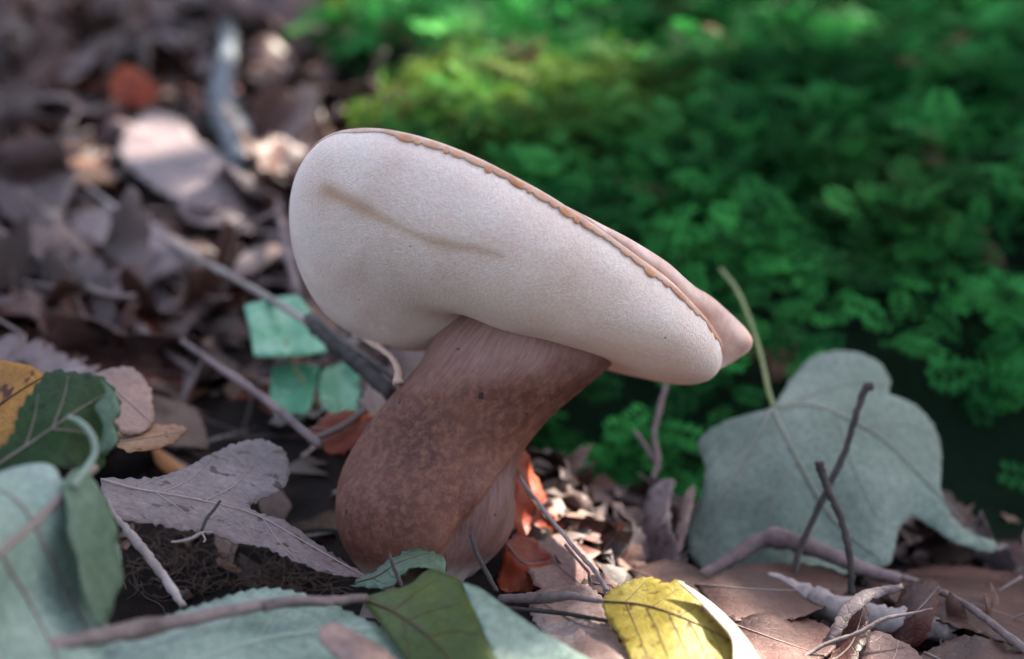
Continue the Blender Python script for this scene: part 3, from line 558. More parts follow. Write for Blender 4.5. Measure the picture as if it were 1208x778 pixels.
# --- foreground bottom leaves
tt_ = lambda x, y: ((y < 770) & (x > 150))*1.
traced_leaf('bluish_leaf', 'pale bluish green saw-toothed leaf with fine veins lying under the thick twig', 'leaf', [(95, 800), (120, 765), (150, 745), (200, 727), (246, 712), (298, 697), (335, 697), (375, 708), (430, 732), (472, 755), (490, 800), (470, 850), (300, 870), (120, 860)],
    [(95, 800, 23.6), (298, 697, 27.2), (470, 760, 26.2), (300, 850, 23.2), (260, 760, 25)], 'green_p', 'green_d', [([(90, 830), (200, 790), (320, 752), (440, 742)], .05, .02), ([(180, 797), (215, 760), (240, 718)], .018, .008), ([(240, 778), (265, 740), (290, 702)], .018, .008), ([(300, 758), (320, 730), (330, 702)], .018, .008), ([(350, 750), (375, 735), (385, 716)], .016, .007), ([(230, 780), (290, 800), (330, 840)], .018, .008), ([(310, 757), (360, 780), (400, 820)], .018, .008)], 'vein_g', tooth=(4, 15, tt_), rip=(.06, 4), step=8, seed=9)
traced_leaf('curled_scrap', 'small curled whitish brown leaf scrap on the bluish leaf', 'leaf', [(374, 745), (384, 735), (402, 737), (432, 752), (462, 772), (474, 800), (420, 805), (396, 775), (380, 760)],
    [(374, 745, 24.6), (430, 748, 25.0), (470, 790, 24.3), (400, 775, 24.0), (425, 770, 23.9)], 'tan', 'brown', rip=(.07, 8), step=6, seed=10, ragged=.8)
traced_leaf('folded_leaf', 'olive green leaf folded over to show a bluish white underside, below the stem', 'leaf', [(424, 706), (452, 698), (482, 690), (506, 672), (528, 678), (547, 688), (556, 712), (570, 745), (590, 800), (560, 850), (500, 840), (478, 780), (452, 740), (434, 718)],
    [(424, 706, 27.4), (508, 672, 27.8), (547, 688, 26.8), (590, 800, 24.6), (480, 790, 25.2), (500, 730, 26.2)], 'olive', 'green_p', [([(430, 708), (470, 725), (520, 765), (560, 830)], .03, .01), ([(480, 732), (510, 720), (545, 712)], .014, .006), ([(505, 752), (535, 745), (565, 748)], .014, .006), ([(462, 722), (490, 700), (515, 684)], .014, .006), ([(475, 728), (480, 755), (486, 790)], .014, .006)], 'vein_d', rip=(.04, 6), step=7, seed=11,
    extra=[('underside_flap', [(546, 687), (566, 694), (592, 712), (632, 740), (672, 764), (720, 800), (690, 850), (600, 850), (588, 790), (570, 742), (556, 712)], [(546, 687, 26.75), (592, 712, 26.6), (720, 800, 24.8), (600, 850, 24), (575, 750, 25.4), (640, 770, 25.6)], 'green_p', 'olive')])
traced_leaf('yellow_leaf', 'sunlit yellow leaf with dark veins and a dry curled white edge', 'leaf', [(710, 709), (718, 700), (728, 693), (750, 684), (769, 682), (786, 689), (800, 685), (812, 694), (826, 711), (846, 731), (864, 753), (862, 790), (850, 830), (790, 840), (752, 790), (731, 750), (717, 730)],
    [(710, 709, 28.6), (770, 682, 28.9), (864, 753, 27.4), (850, 830, 25.6), (752, 790, 26.4), (790, 735, 27.5)], 'yellow', 'yellow', [([(712, 710), (745, 712), (775, 718), (820, 735), (864, 757)], .028, .012), ([(738, 712), (750, 740), (768, 785)], .012, .005), ([(762, 716), (775, 742), (795, 795)], .012, .005), ([(788, 722), (800, 748), (822, 800)], .012, .005), ([(812, 732), (825, 755), (842, 795)], .012, .005), ([(838, 744), (848, 762), (856, 785)], .01, .005), ([(736, 712), (750, 698), (764, 684)], .01, .004), ([(768, 717), (785, 705), (802, 694)], .01, .004), ([(800, 727), (814, 720), (826, 713)], .01, .004)], 'vein_d', tooth=(2.2, 10), rip=(.05, 7), step=6, seed=12,
    extra=[('dry_edge', [(798, 684), (812, 692), (830, 704), (852, 722), (874, 745), (892, 772), (902, 810), (866, 815), (866, 770), (862, 750), (842, 727), (824, 708)], [(798, 684, 28.4), (852, 722, 27.9), (892, 772, 27.3), (866, 815, 26.4), (846, 735, 27.2), (870, 770, 26.7)], 'yellow_e', 'yellow')],
    stalk=([(590, 707, 30.2), (640, 706, 29.6), (672, 703, 29.2), (690, 707, 28.9), (714, 710, 28.6)], [.10, .11, .12, .07, .04]), stalk_m='twig')
# small rolled leaf against the stem base
traced_leaf('rolled_leaf', 'small rolled grey-green leaf with a dark hollow at the foot of the stem', 'leaf', [(414, 690), (424, 682), (440, 676), (456, 662), (478, 651), (500, 649), (518, 654), (527, 666), (520, 680), (508, 672), (490, 668), (474, 676), (462, 690), (440, 694)],
    [(414, 690, 29.8), (456, 662, 30.0), (500, 649, 30.3), (527, 666, 29.6), (490, 668, 29.2), (460, 690, 29.0)], 'green_m', 'dark', [([(418, 688), (445, 680), (470, 664), (505, 653)], .02, .008), ([(440, 682), (450, 688), (458, 689)], .01, .004), ([(456, 672), (462, 680), (468, 682)], .01, .004)], 'vein_d', rip=(.06, 9), step=5, seed=13, ragged=1.2,
    extra=[('rolled_underside', [(474, 676), (490, 667), (508, 670), (522, 664), (527, 672), (520, 690), (500, 700), (476, 698), (466, 690)], [(474, 676, 29.4), (522, 664, 29.9), (500, 700, 29.9), (495, 680, 30.3)], 'dark', 'dark')])
# --- red and pinkish leaves round the stem base
red_sets = [
 ('red_leaf', 'backlit red leaf standing on edge right behind the stem', [(606, 545), (613, 528), (622, 532), (628, 552), (640, 575), (655, 605), (672, 632), (680, 665), (655, 668), (632, 650), (612, 640), (604, 600)], [(613, 528, 36), (606, 600, 35.2), (680, 665, 34.6), (640, 610, 35.6)], 'red', 'darkred'),
 ('red_leaf', 'small red leaf low beside the right foot of the stem', [(596, 640), (612, 630), (635, 640), (650, 662), (640, 690), (612, 700), (588, 690)], [(596, 640, 34), (650, 662, 33.6), (600, 700, 32.2), (620, 665, 33.4)], 'red', 'darkred'),
 ('red_leaf', 'crumpled orange-red leaf behind the left side of the stem', [(366, 505), (384, 490), (410, 486), (436, 488), (444, 498), (430, 512), (412, 532), (392, 536), (376, 524)], [(366, 505, 36.5), (440, 490, 36.8), (392, 536, 35.4), (410, 508, 36.4)], 'red', 'brown'),
 ('pinkish_leaf', 'pinkish brown crumpled leaf beside the red leaf at the stem', [(630, 640), (660, 632), (690, 650), (712, 684), (700, 702), (660, 700), (630, 690), (622, 665)], [(630, 640, 34.4), (690, 650, 34), (700, 702, 32), (630, 690, 32)], 'pink', 'brown'),
 ('crumpled_leaf', 'sunlit lilac-white crumpled leaf beside the yellow leaf', [(622, 700), (660, 690), (700, 694), (712, 712), (724, 745), (745, 790), (690, 800), (650, 760), (628, 728)], [(622, 700, 31), (705, 694, 30.6), (745, 790, 26.6), (650, 770, 27.6), (680, 730, 29)], 'tan', 'pink'),
]
for k, (nm, lb, pl, ct, m1, m2) in enumerate(red_sets):
    c = np.mean(pl, 0); traced_leaf(nm, lb, 'leaf', pl, ct, m1, m2, [([pl[0], tuple(c), pl[len(pl)//2]], .025, .008)], 'vein_p', rip=(.16, 7), step=6, seed=20+k, ragged=1.3)
# --- behind the stem, right
mid_sets = [
 ('grey_leaf', 'pale grey rounded leaf lying behind the stem', [(655, 602), (680, 597), (720, 598), (752, 603), (764, 620), (760, 645), (720, 655), (680, 640), (660, 622)], [(655, 602, 41), (760, 605, 41), (740, 655, 37.5), (680, 640, 38), (710, 620, 39)], 'lilac', 'lilac_b', .05),
 ('upright_leaf', 'narrow lilac leaf curling upright between stem and pale lobed leaf', [(758, 640), (760, 600), (768, 576), (784, 566), (796, 568), (790, 590), (792, 625), (800, 655), (790, 685), (768, 680)], [(758, 640, 37.6), (784, 566, 38.6), (796, 600, 37.4), (780, 685, 36.2), (775, 620, 37.2)], 'lilac', 'brown', .06),
 ('pale_strip', 'thin pale strip of dead leaf standing beside the narrow lilac leaf', [(796, 632), (802, 600), (812, 578), (820, 574), (816, 600), (806, 640), (798, 655)], [(796, 632, 37.8), (818, 575, 38.4), (800, 655, 37.4)], 'tan', 'lilac_b', .04),
 ('brown_leaf', 'flat brown leaf lying under the two dark upright twigs', [(820, 690), (870, 668), (930, 664), (985, 672), (1000, 695), (960, 722), (900, 735), (850, 725)], [(820, 690, 33.6), (930, 664, 36.4), (1000, 695, 34.4), (900, 735, 31.4), (900, 695, 33.4)], 'brown', 'brown_b', .1),
 ('brown_leaf', 'reddish brown curved leaf below the narrow lilac leaf', [(745, 672), (790, 660), (830, 676), (846, 700), (830, 725), (790, 716), (756, 700)], [(745, 672, 35), (830, 676, 35), (830, 725, 31.6), (760, 700, 32.8), (795, 690, 33.2)], 'brown', 'brown_b', .1),
 ('brown_leaf', 'broad reddish brown leaf spread under the long thin twig at right', [(1040, 690), (1075, 672), (1120, 666), (1170, 672), (1240, 690), (1250, 750), (1200, 762), (1150, 745), (1100, 730), (1060, 715)], [(1040, 690, 35.2), (1120, 666, 37.8), (1240, 690, 36.6), (1220, 760, 31.8), (1100, 730, 32.6), (1150, 705, 34.4)], 'brown', 'brown_b', .1),
 ('red_brown_leaf', 'dark red-brown leaf tucked behind the tip of the pale lobed leaf', [(1052, 640), (1066, 612), (1085, 612), (1110, 622), (1150, 645), (1165, 668), (1120, 672), (1075, 672), (1052, 662)], [(1052, 640, 41), (1070, 610, 42.2), (1160, 660, 41.6), (1080, 672, 39.4)], 'darkred', 'dark', .08),
 ('dark_leaf', 'upright dark brown leaf edge with ragged top among brown leaves', [(1046, 742), (1056, 712), (1072, 690), (1096, 684), (1108, 692), (1104, 720), (1094, 748), (1078, 764), (1054, 760)], [(1046, 742, 32.6), (1072, 690, 33.4), (1108, 692, 32.8), (1078, 764, 31.4), (1078, 725, 32)], 'darkred', 'brown', .06),
 ('arched_leaf', 'arched dark brown leaf with a pale grey upper edge', [(968, 790), (978, 748), (1000, 715), (1020, 712), (1026, 740), (1034, 790), (1000, 830)], [(968, 790, 29.8), (1000, 715, 31.4), (1034, 780, 30.4), (1000, 830, 28.6)], 'darkred', 'dark', .05),
 ('lilac_scrap', 'small lilac leaf scrap beside the arched dark leaf', [(1010, 800), (1022, 760), (1034, 744), (1060, 756), (1084, 772), (1095, 800), (1050, 830)], [(1010, 800, 29), (1034, 744, 30.6), (1090, 790, 29.6), (1050, 830, 28)], 'pink', 'brown', .08),
 ('brown_leaf', 'brown leaf with lighter rim beside the yellow leaf', [(860, 735), (905, 722), (950, 728), (985, 748), (975, 775), (930, 790), (890, 790), (866, 765)], [(860, 735, 30.8), (950, 728, 32.2), (985, 748, 31), (900, 790, 28.4), (920, 755, 30)], 'brown', 'pink', .12),
 ('brown_leaf', 'dull brown leaf in the right corner under the broad reddish leaf', [(1090, 770), (1140, 750), (1200, 765), (1260, 800), (1220, 850), (1120, 840), (1080, 800)], [(1090, 770, 30.4), (1200, 765, 30.6), (1240, 810, 28.6), (1120, 840, 27.4)], 'brown', 'brown_b', .14),
]
for k, (nm, lb, pl, ct, m1, m2, rp) in enumerate(mid_sets):
    c = np.mean(pl, 0); ex = []
    if nm == 'arched_leaf': ex = [('pale_rim', [(976, 752), (988, 725), (1004, 706), (1028, 694), (1062, 690), (1064, 696), (1036, 704), (1016, 716), (998, 738), (982, 765)], [(976, 752, 30.6), (1004, 706, 31.3), (1062, 690, 31.6), (1000, 735, 30.8)], 'lilac', 'brown')]
    traced_leaf(nm, lb, 'leaf', pl, ct, m1, m2, [([pl[0], tuple(c), pl[len(pl)//2]], .03, .01)], 'vein_p', rip=(rp*1.7, 6), step=6, seed=40+k, ragged=.9, extra=ex)
# --- left middle distance
LIE = {0: 1.0, 3: 1.2, 4: 1.9, 6: 1.5, 8: 1.6}
left_sets = [
 ('brown_leaf', 'big dark brown leaf with a pale turned-up edge left of the cap', [(-40, 372), (20, 362), (70, 356), (120, 366), (165, 392), (215, 428), (222, 446), (180, 440), (120, 452), (60, 445), (-40, 430)], [(-40, 372, 44), (120, 366, 45), (220, 440, 42), (60, 445, 38), (-40, 430, 38), (80, 400, 42)], 'brown', 'dark', .15, [('pale_edge', [(-40, 352), (10, 349), (60, 347), (110, 352), (150, 370), (190, 401), (226, 432), (222, 438), (186, 408), (144, 380), (104, 361), (50, 357), (-40, 362)], [(-40, 350, 43.4), (110, 348, 44.2), (226, 430, 41.6), (100, 366, 43.2)], 'lilac', 'brown')]),
 ('orange_leaf', 'small curled orange-brown leaf behind the lilac leaf', [(132, 522), (150, 508), (180, 502), (214, 502), (220, 508), (205, 522), (180, 530), (150, 532)], [(132, 522, 32.6), (180, 500, 33.8), (220, 505, 33.6), (170, 532, 32)], 'orange', 'tan', .08, []),
 ('pinkish_leaf', 'pinkish leaf standing behind the dark green toothed leaf', [(110, 440), (150, 432), (175, 455), (180, 500), (150, 512), (125, 490)], [(110, 440, 35), (175, 455, 35.4), (150, 512, 32.6)], 'pink', 'brown', .08, []),
 ('pale_scrap', 'pale curled leaf left of the cap under the long thin twig', [(268, 322), (285, 302), (310, 290), (328, 290), (322, 306), (300, 320), (280, 328)], [(268, 322, 46), (325, 290, 47), (300, 322, 45)], 'tan', 'lilac', .05, []),
 ('broad_leaf', 'broad pale lilac leaf facing the light high on the litter slope', [(150, 150), (180, 132), (215, 142), (232, 165), (262, 182), (280, 210), (272, 238), (240, 246), (200, 232), (160, 205), (140, 178)], [(150, 150, 78), (215, 142, 82), (280, 215, 70), (180, 225, 68), (205, 190, 73)], 'lilac', 'lilac_b', .2, []),
 ('red_leaf', 'blurred red leaf standing up far back in the litter', [(128, 118), (132, 90), (146, 78), (166, 84), (180, 100), (186, 118), (168, 126), (146, 122)], [(128, 118, 88), (146, 78, 92), (186, 118, 87)], 'red', 'brown', .1, []),
 ('red_brown_leaf', 'red-brown curled leaf in front of the broad pale lilac leaf', [(64, 208), (75, 190), (95, 186), (120, 196), (135, 214), (105, 216), (80, 216)], [(64, 208, 66), (95, 186, 69), (135, 214, 65), (80, 216, 64)], 'orange', 'brown', .1, []),
 ('silvery_leaf', 'pale silvery leaf upright near the top of the cap', [(328, 160), (336, 130), (350, 106), (366, 100), (376, 116), (370, 145), (352, 172), (334, 180)], [(328, 160, 72), (366, 100, 77), (345, 178, 70)], 'tan', 'lilac', .1, []),
 ('grey_leaf', 'long grey leaf strip below the broad pale lilac leaf', [(80, 255), (120, 245), (170, 252), (200, 275), (240, 300), (225, 315), (175, 300), (120, 290), (85, 275)], [(80, 255, 60), (170, 252, 61), (240, 305, 55), (120, 290, 55)], 'lilac', 'brown', .15, []),
]
for k, (nm, lb, pl, ct, m1, m2, rp, ex) in enumerate(left_sets):
    c = np.mean(pl, 0)
    if k in LIE:       # lies on the litter: distance from the slope below it
        ct = [(a, b, ghit(max(a, -60), b, LIE[k])) for a, b, d in ct]; ex = [(n_, p_, [(a, b, ghit(max(a, -60), b, LIE[k]+.35)) for a, b, d in c_], x1, x2) for n_, p_, c_, x1, x2 in ex]
    elif k in (5, 7):  # stands up from it
        b0 = max(p[1] for p in pl); d0 = ghit(c[0], b0+8, 1.); ct = [(a, b, d0+.02*(b0-b)) for a, b, d in ct]
    traced_leaf(nm, lb, 'leaf', pl, ct, m1, m2, [([pl[0], tuple(c), pl[len(pl)//2]], .03, .01)], 'vein_p', rip=(rp, 5), step=8, seed=60+k, ragged=1., extra=ex)
# --- little green plant behind the stem
gp = thing('green_seedling', 'small seedling with shiny emerald leaflets behind the left of the stem', 'seedling', Wp(385, 505, 42))
for k, (pl, ct) in enumerate([([(288, 360), (330, 350), (352, 348), (370, 372), (392, 392), (388, 414), (352, 420), (300, 420), (296, 392)], [(288, 366, 43), (368, 356, 44), (340, 424, 41.4)]), ([(322, 432), (348, 428), (376, 432), (370, 470), (360, 492), (326, 492), (318, 470)], [(324, 438, 42.4), (374, 436, 42.6), (340, 496, 40.6)]), ([(380, 436), (402, 428), (424, 434), (426, 464), (420, 492), (384, 492), (376, 460)], [(378, 438, 42.2), (424, 436, 42.8), (400, 496, 41)])]):
    D = tps(ct); q = resample(np.array(pl+pl[:1], float), 60)[:-1]; v, f = fill(q, 7, k); cx, cy = np.mean(pl, 0)
    e = np.sqrt(((v[:, None]-q[None])**2).sum(-1)).min(1)
    P = Wp(v[:, 0], v[:, 1], D(v[:, 0], v[:, 1])+.12*np.exp(-((v[:, 0]-cx)/12)**2)-.15*np.exp(-e/8)+.08*np.sin(v[:, 1]/9+k))
    if np.cross(P[f[0][1]]-P[f[0][0]], P[f[0][2]]-P[f[0][0]])@(CAM-P[0]) < 0: f = [z[::-1] for z in f]
    lf = part('leaflet', P, f, [M['emerald'], M['green_m']], gp, thick=.04)
    mq = smooth_line([Wp(cx, min(p[1] for p in pl)+4, float(D(cx, min(p[1] for p in pl)))+.5), Wp(cx, cy, float(D(cx, cy))+.5), Wp(cx, max(p[1] for p in pl)-2, float(D(cx, max(p[1] for p in pl)))+.4), Wp(388, 508, 42.3)], 20)
    part('leaf_stalk', *tube(mq, [.04, .05, .07], 6), M['stalk_y'], gp, parent=lf)
# --- twigs
twig('thick_twig', 'thick purple-brown twig with dark end lying across the bluish leaf', [(-60, 800, 22.2), (40, 768, 23), (140, 746, 24), (230, 729, 25), (310, 714, 25.8), (370, 710, 26.3), (432, 706, 27.2)], [.13, .14, .12, .13, .11, .10, .085], 'twig', seed=1, knots=4, rough=.08, side=[([(310, 716, 25.75), (350, 708, 26), (392, 712, 26.3)], [.11, .09, .05])])
twig('long_twig', 'long thin twig slanting down the litter towards the back of the stem', [(95, 214, 60), (150, 255, 55), (210, 292, 50.5), (270, 325, 46.5), (330, 360, 42.8), (380, 392, 40)], [.07, .08, .09, .10, .12], 'twig_l', lift=2.0, seed=2, knots=3)
twig('dark_stick', 'short dark forked stick behind the mushroom under the left of the cap', [(364, 376, 41), (385, 395, 40), (420, 425, 38.2), (462, 466, 36.2)], [.20, .26, .24, .2], 'twig_d', seed=3, knots=2, side=[([(375, 378, 40.4), (400, 402, 39), (440, 428, 37.4), (470, 452, 36.2)], [.07, .09, .08, .06])])
twig('twig', 'smooth pinkish grey twig pointing at the stem from the litter', [(214, 402, 43), (250, 428, 40.6), (300, 462, 37.8), (345, 498, 35.6), (378, 526, 34.2)], [.07, .09, .11, .11, .10], 'twig_p', seed=4, knots=2)
twig('twig', 'tall dark crooked twig in front of the pale lobed leaf', [(1030, 456, 36.0), (1021, 460, 36.0), (1010, 490, 35.9), (998, 530, 35.8), (980, 570, 35.6), (958, 615, 35.5), (942, 655, 35.4), (938, 690, 35.2)], [.11, .08, .08, .09, .09, .08, .08, .07], 'twig_d', seed=5, rough=.2)
twig('twig', 'short dark twig crossing the tall crooked twig', [(966, 545, 34.4), (971, 562, 34.4), (980, 585, 34.3), (993, 615, 34.2), (1002, 655, 34), (1005, 702, 33.8)], [.12, .09, .09, .09, .08, .07], 'twig_d', seed=6, rough=.2)
twig('twig', 'horizontal purple twig at the foot of the pale lobed leaf', [(806, 692, 36), (850, 668, 36.6), (895, 640, 37), (915, 634, 36.8), (960, 648, 36.4), (1010, 668, 35.8), (1062, 685, 35.4)], [.12, .16, .2, .24, .2, .18, .14], 'twig_p', seed=7, knots=3)
twig('twig', 'long thin dark twig over the broad reddish brown leaf', [(1050, 676, 36), (1095, 692, 34.4), (1140, 714, 32.6), (1180, 744, 31), (1240, 792, 29.4)], [.07, .08, .09, .1], 'twig', seed=8)
twig('pale_stick', 'thick pale grey stick lying behind the arched dark leaf', [(905, 690, 34.8), (950, 706, 34), (1000, 722, 33.2), (1060, 735, 32.6), (1130, 746, 32)], [.26, .34, .36, .3, .24], 'twig_l', seed=9, knots=2)
twig('twig', 'fine pale twig curving over the arched dark leaf', [(940, 782, 29.4), (970, 762, 29.8), (1010, 748, 30), (1045, 730, 30.2), (1075, 724, 30.4), (1100, 718, 30.6)], [.03, .05, .045, .05, .035, .02], 'twig', seed=10)
twig('twig', 'thin reddish stalk leaning against the red leaf by the stem', [(612, 562, 33.2), (640, 600, 32.8), (672, 640, 32.2), (700, 672, 31.6), (716, 696, 31)], [.04, .05, .05, .055], 'twig_l', seed=11)
twig('twig', 'short black upright twig in front of the stem foot', [(556, 632, 30.6), (562, 652, 30.3), (572, 672, 30), (586, 698, 29.6)], [.05, .045, .05, .05], 'twig_d', seed=12)
twig('twig', 'thin dark splinter poking over the rolled leaf', [(459, 653, 29), (464, 668, 28.8), (474, 692, 28.6)], [.035, .04, .04], 'twig_d', seed=13)
twig('twig', 'dry ribbed twig standing in the root hollow under the lilac leaf', [(124, 584, 29.2), (134, 606, 28.9), (152, 628, 28.7), (178, 660, 28.4), (200, 690, 28.1), (216, 716, 27.8)], [.035, .05, .10, .09, .08, .07], 'twig_l', seed=14, knots=1)
twig('twig', 'tiny black hooked twig lying on the lilac leaf', [(260, 591, 29.9), (252, 602, 29.8), (244, 612, 29.7), (238, 626, 29.5)], [.03, .035, .035, .03], 'twig_d', seed=15)
twig('twig', 'tiny pale forked splinter at the lower edge of the lilac leaf', [(202, 640, 29.0), (222, 637, 29.0), (238, 629, 29.1), (250, 628, 29.1)], [.02, .035, .035, .02], 'twig_l', seed=16, side=[([(238, 629, 29.1), (242, 636, 28.9), (240, 640, 28.8)], [.02, .015])])
twig('twig', 'thin bent stalk rising behind the stem below the cap', [(786, 452, 41), (779, 480, 40.6), (772, 512, 40.2), (776, 545, 39.8), (770, 566, 39.4)], [.06, .09, .07, .10, .08], 'twig_p', seed=17, rough=.25, side=[([(748, 508, 40.8), (760, 524, 40.4), (772, 545, 39.9)], [.05, .07, .06])])
twig('stick', 'blurred blue-grey stick standing far back above the litter', [(272, 20, 96), (266, 70, 88), (262, 118, 80), (272, 150, 76), (288, 196, 71)], [.42, .52, .6, .8, .5], 'stick_b', cat='stick', lift=2.0, seed=18)
twig('twig', 'dark purple twig upright beside the left edge of the cap', [(322, 205, 62), (330, 250, 56), (340, 300, 51), (352, 345, 47)], [.12, .16, .16, .14], 'twig_p', lift=2.0, seed=19)
twig('twig', 'faint twig lying left of the long thin twig', [(25, 222, 66), (60, 258, 60), (95, 300, 54), (120, 340, 50)], [.13, .15, .14, .12], 'twig', lift=2.0, seed=20)
twig('twig', 'dark twig lying low in the left litter', [(-10, 270, 56), (50, 305, 52), (110, 335, 48)], [.16, .18, .15], 'twig_p', lift=2.0, seed=21)
twig('twig', 'thin dark stem running under the yellow leaf stalk', [(596, 718, 29.4), (650, 722, 29.2), (690, 728, 28.8), (722, 734, 28.4)], [.05, .05, .045, .04], 'twig_d', seed=22)

# ------------------------------------------------------------------ leaf litter: every leaf its own object
def litter_shape(kind, seed):
    g = np.random.default_rng(seed); L = 1.
    if kind == 'oval':
        u = np.linspace(0, 1, 26); wv = .30*np.sin(np.pi*u**.9)**.85*(1+.06*g.normal(size=26)); wv[0] = wv[-1] = .01
        return np.vstack([np.c_[u, wv], np.c_[u, -wv*g.uniform(.85, 1.1)][::-1][1:-1]]), .75
    if kind == 'long':
        u = np.linspace(0, 1, 22); wv = .16*np.sin(np.pi*u**.8)**.8*(1+.05*g.normal(size=22)); wv[0] = wv[-1] = .008
        return np.vstack([np.c_[u, wv], np.c_[u, -wv][::-1][1:-1]]), .75
    if kind == 'lobed':
        u = np.linspace(0, 1, 56); wv = (.10+.22*np.sin(np.pi*u**1.1))*(1+.34*np.sin(u*2*np.pi*3.6+.4))*np.sin(np.pi*np.clip(u, .01, .99))**.35; wv[0] = wv[-1] = .01
        return np.vstack([np.c_[u, wv], np.c_[u, -wv*g.uniform(.85, 1.1)][::-1][1:-1]]), .8
    a = np.linspace(-np.pi, np.pi, 80, endpoint=False); r = .30+.20*np.abs(np.cos(a*2.5))**1.4*(1+.15*np.cos(a))+.02*g.normal(size=80)   # palmate
    r = r*(1-.55*np.exp(-((np.abs(a)-np.pi)/.25)**2))
    return np.c_[.42+r*np.cos(a), r*np.sin(a)], .8
def litter_proto(kind, seed, curl, crump):
    out, _ = litter_shape(kind, seed); g = np.random.default_rng(seed+500)
    poly = teeth(out, .03, 0, 1, None, .011, seed); v, f = fill(poly, .055, seed)
    w1 = waves(seed+3, 8, 4, 14); w2 = waves(seed+5, 8, 10, 30); cu = g.uniform(-.5, 1)*curl
    def Z(x, y): return curl*1.3*y*y+cu*(x-.5)**2+crump*(.055*w1(x, y)+.018*w2(x, y))+.035*np.abs(y)
    P = np.c_[v, Z(v[:, 0], v[:, 1])]
    ribs = []
    x = np.linspace(0, .97, 16); ribs.append(tube(np.c_[x, 0*x, Z(x, 0*x)+.004], [.012, .003], 5))
    for k in range(5):
        for s in (-1, 1):
            t = np.linspace(0, 1, 6); yy = s*t*.22; xx = .15+.14*k+t*.16
            ok = inside(np.c_[xx, yy], poly); xx, yy = xx[ok], yy[ok]
            if len(xx) > 2: ribs.append(tube(np.c_[xx, yy, Z(xx, yy)+.003], [.006, .002], 4))
    t = np.linspace(0, 1, 8); st = tube(np.c_[-.26*t, .05*np.sin(3*t)*g.uniform(-1, 1), Z(0*t, 0*t)+.06*t*g.uniform(-1, 1)], [.011, .013], 5)
    return (P, [tuple(q) for q in f]), joined(ribs), st
KINDS = [('oval', 'lilac', 'lilac_b', 'grey-lilac oval dead leaf lying on the litter slope behind the mushroom', 'grey-lilac oval leaves on the slope'),
         ('oval', 'brown', 'brown_b', 'brown oval dead leaf lying on the litter slope behind the mushroom', 'brown oval leaves on the slope'),
         ('lobed', 'tan', 'brown', 'tan wavy-lobed dead leaf lying on the litter slope behind the mushroom', 'tan lobed leaves on the slope'),
         ('lobed', 'dark', 'brown', 'blackish wavy-lobed dead leaf lying on the litter slope behind the mushroom', 'dark lobed leaves on the slope'),
         ('palmate', 'pink', 'lilac', 'pinkish brown star-shaped dead leaf lying on the litter slope behind the mushroom', 'star-shaped leaves on the slope'),
         ('long', 'orange', 'brown', 'narrow orange-brown dead leaf lying on the litter slope behind the mushroom', 'narrow orange leaves on the slope'),
         ('oval', 'darkred', 'brown', 'dark red oval dead leaf lying on the litter slope behind the mushroom', 'dark red leaves on the slope')]
PROB = [.26, .25, .09, .20, .08, .03, .09]
MARKS = [('near the emerald seedling', 350, 430), ('around the blue-grey stick', 268, 90), ('beside the broad pale lilac leaf', 200, 195), ('below the long thin twig', 150, 330), ('by the pale-edged brown leaf', 60, 400), ('near the distant red leaf', 120, 70), ('beside the silvery upright leaf', 350, 130)]
KEEP = [(345, 400, 105), (400, 470, 80), (345, 470, 90), (230, 470, 50), (210, 195, 75), (265, 60, 40), (268, 120, 45), (285, 190, 35), (352, 145, 42), (157, 108, 32), (95, 205, 38), (150, 258, 28), (210, 295, 28), (270, 328, 28), (320, 355, 28), (298, 310, 30)]
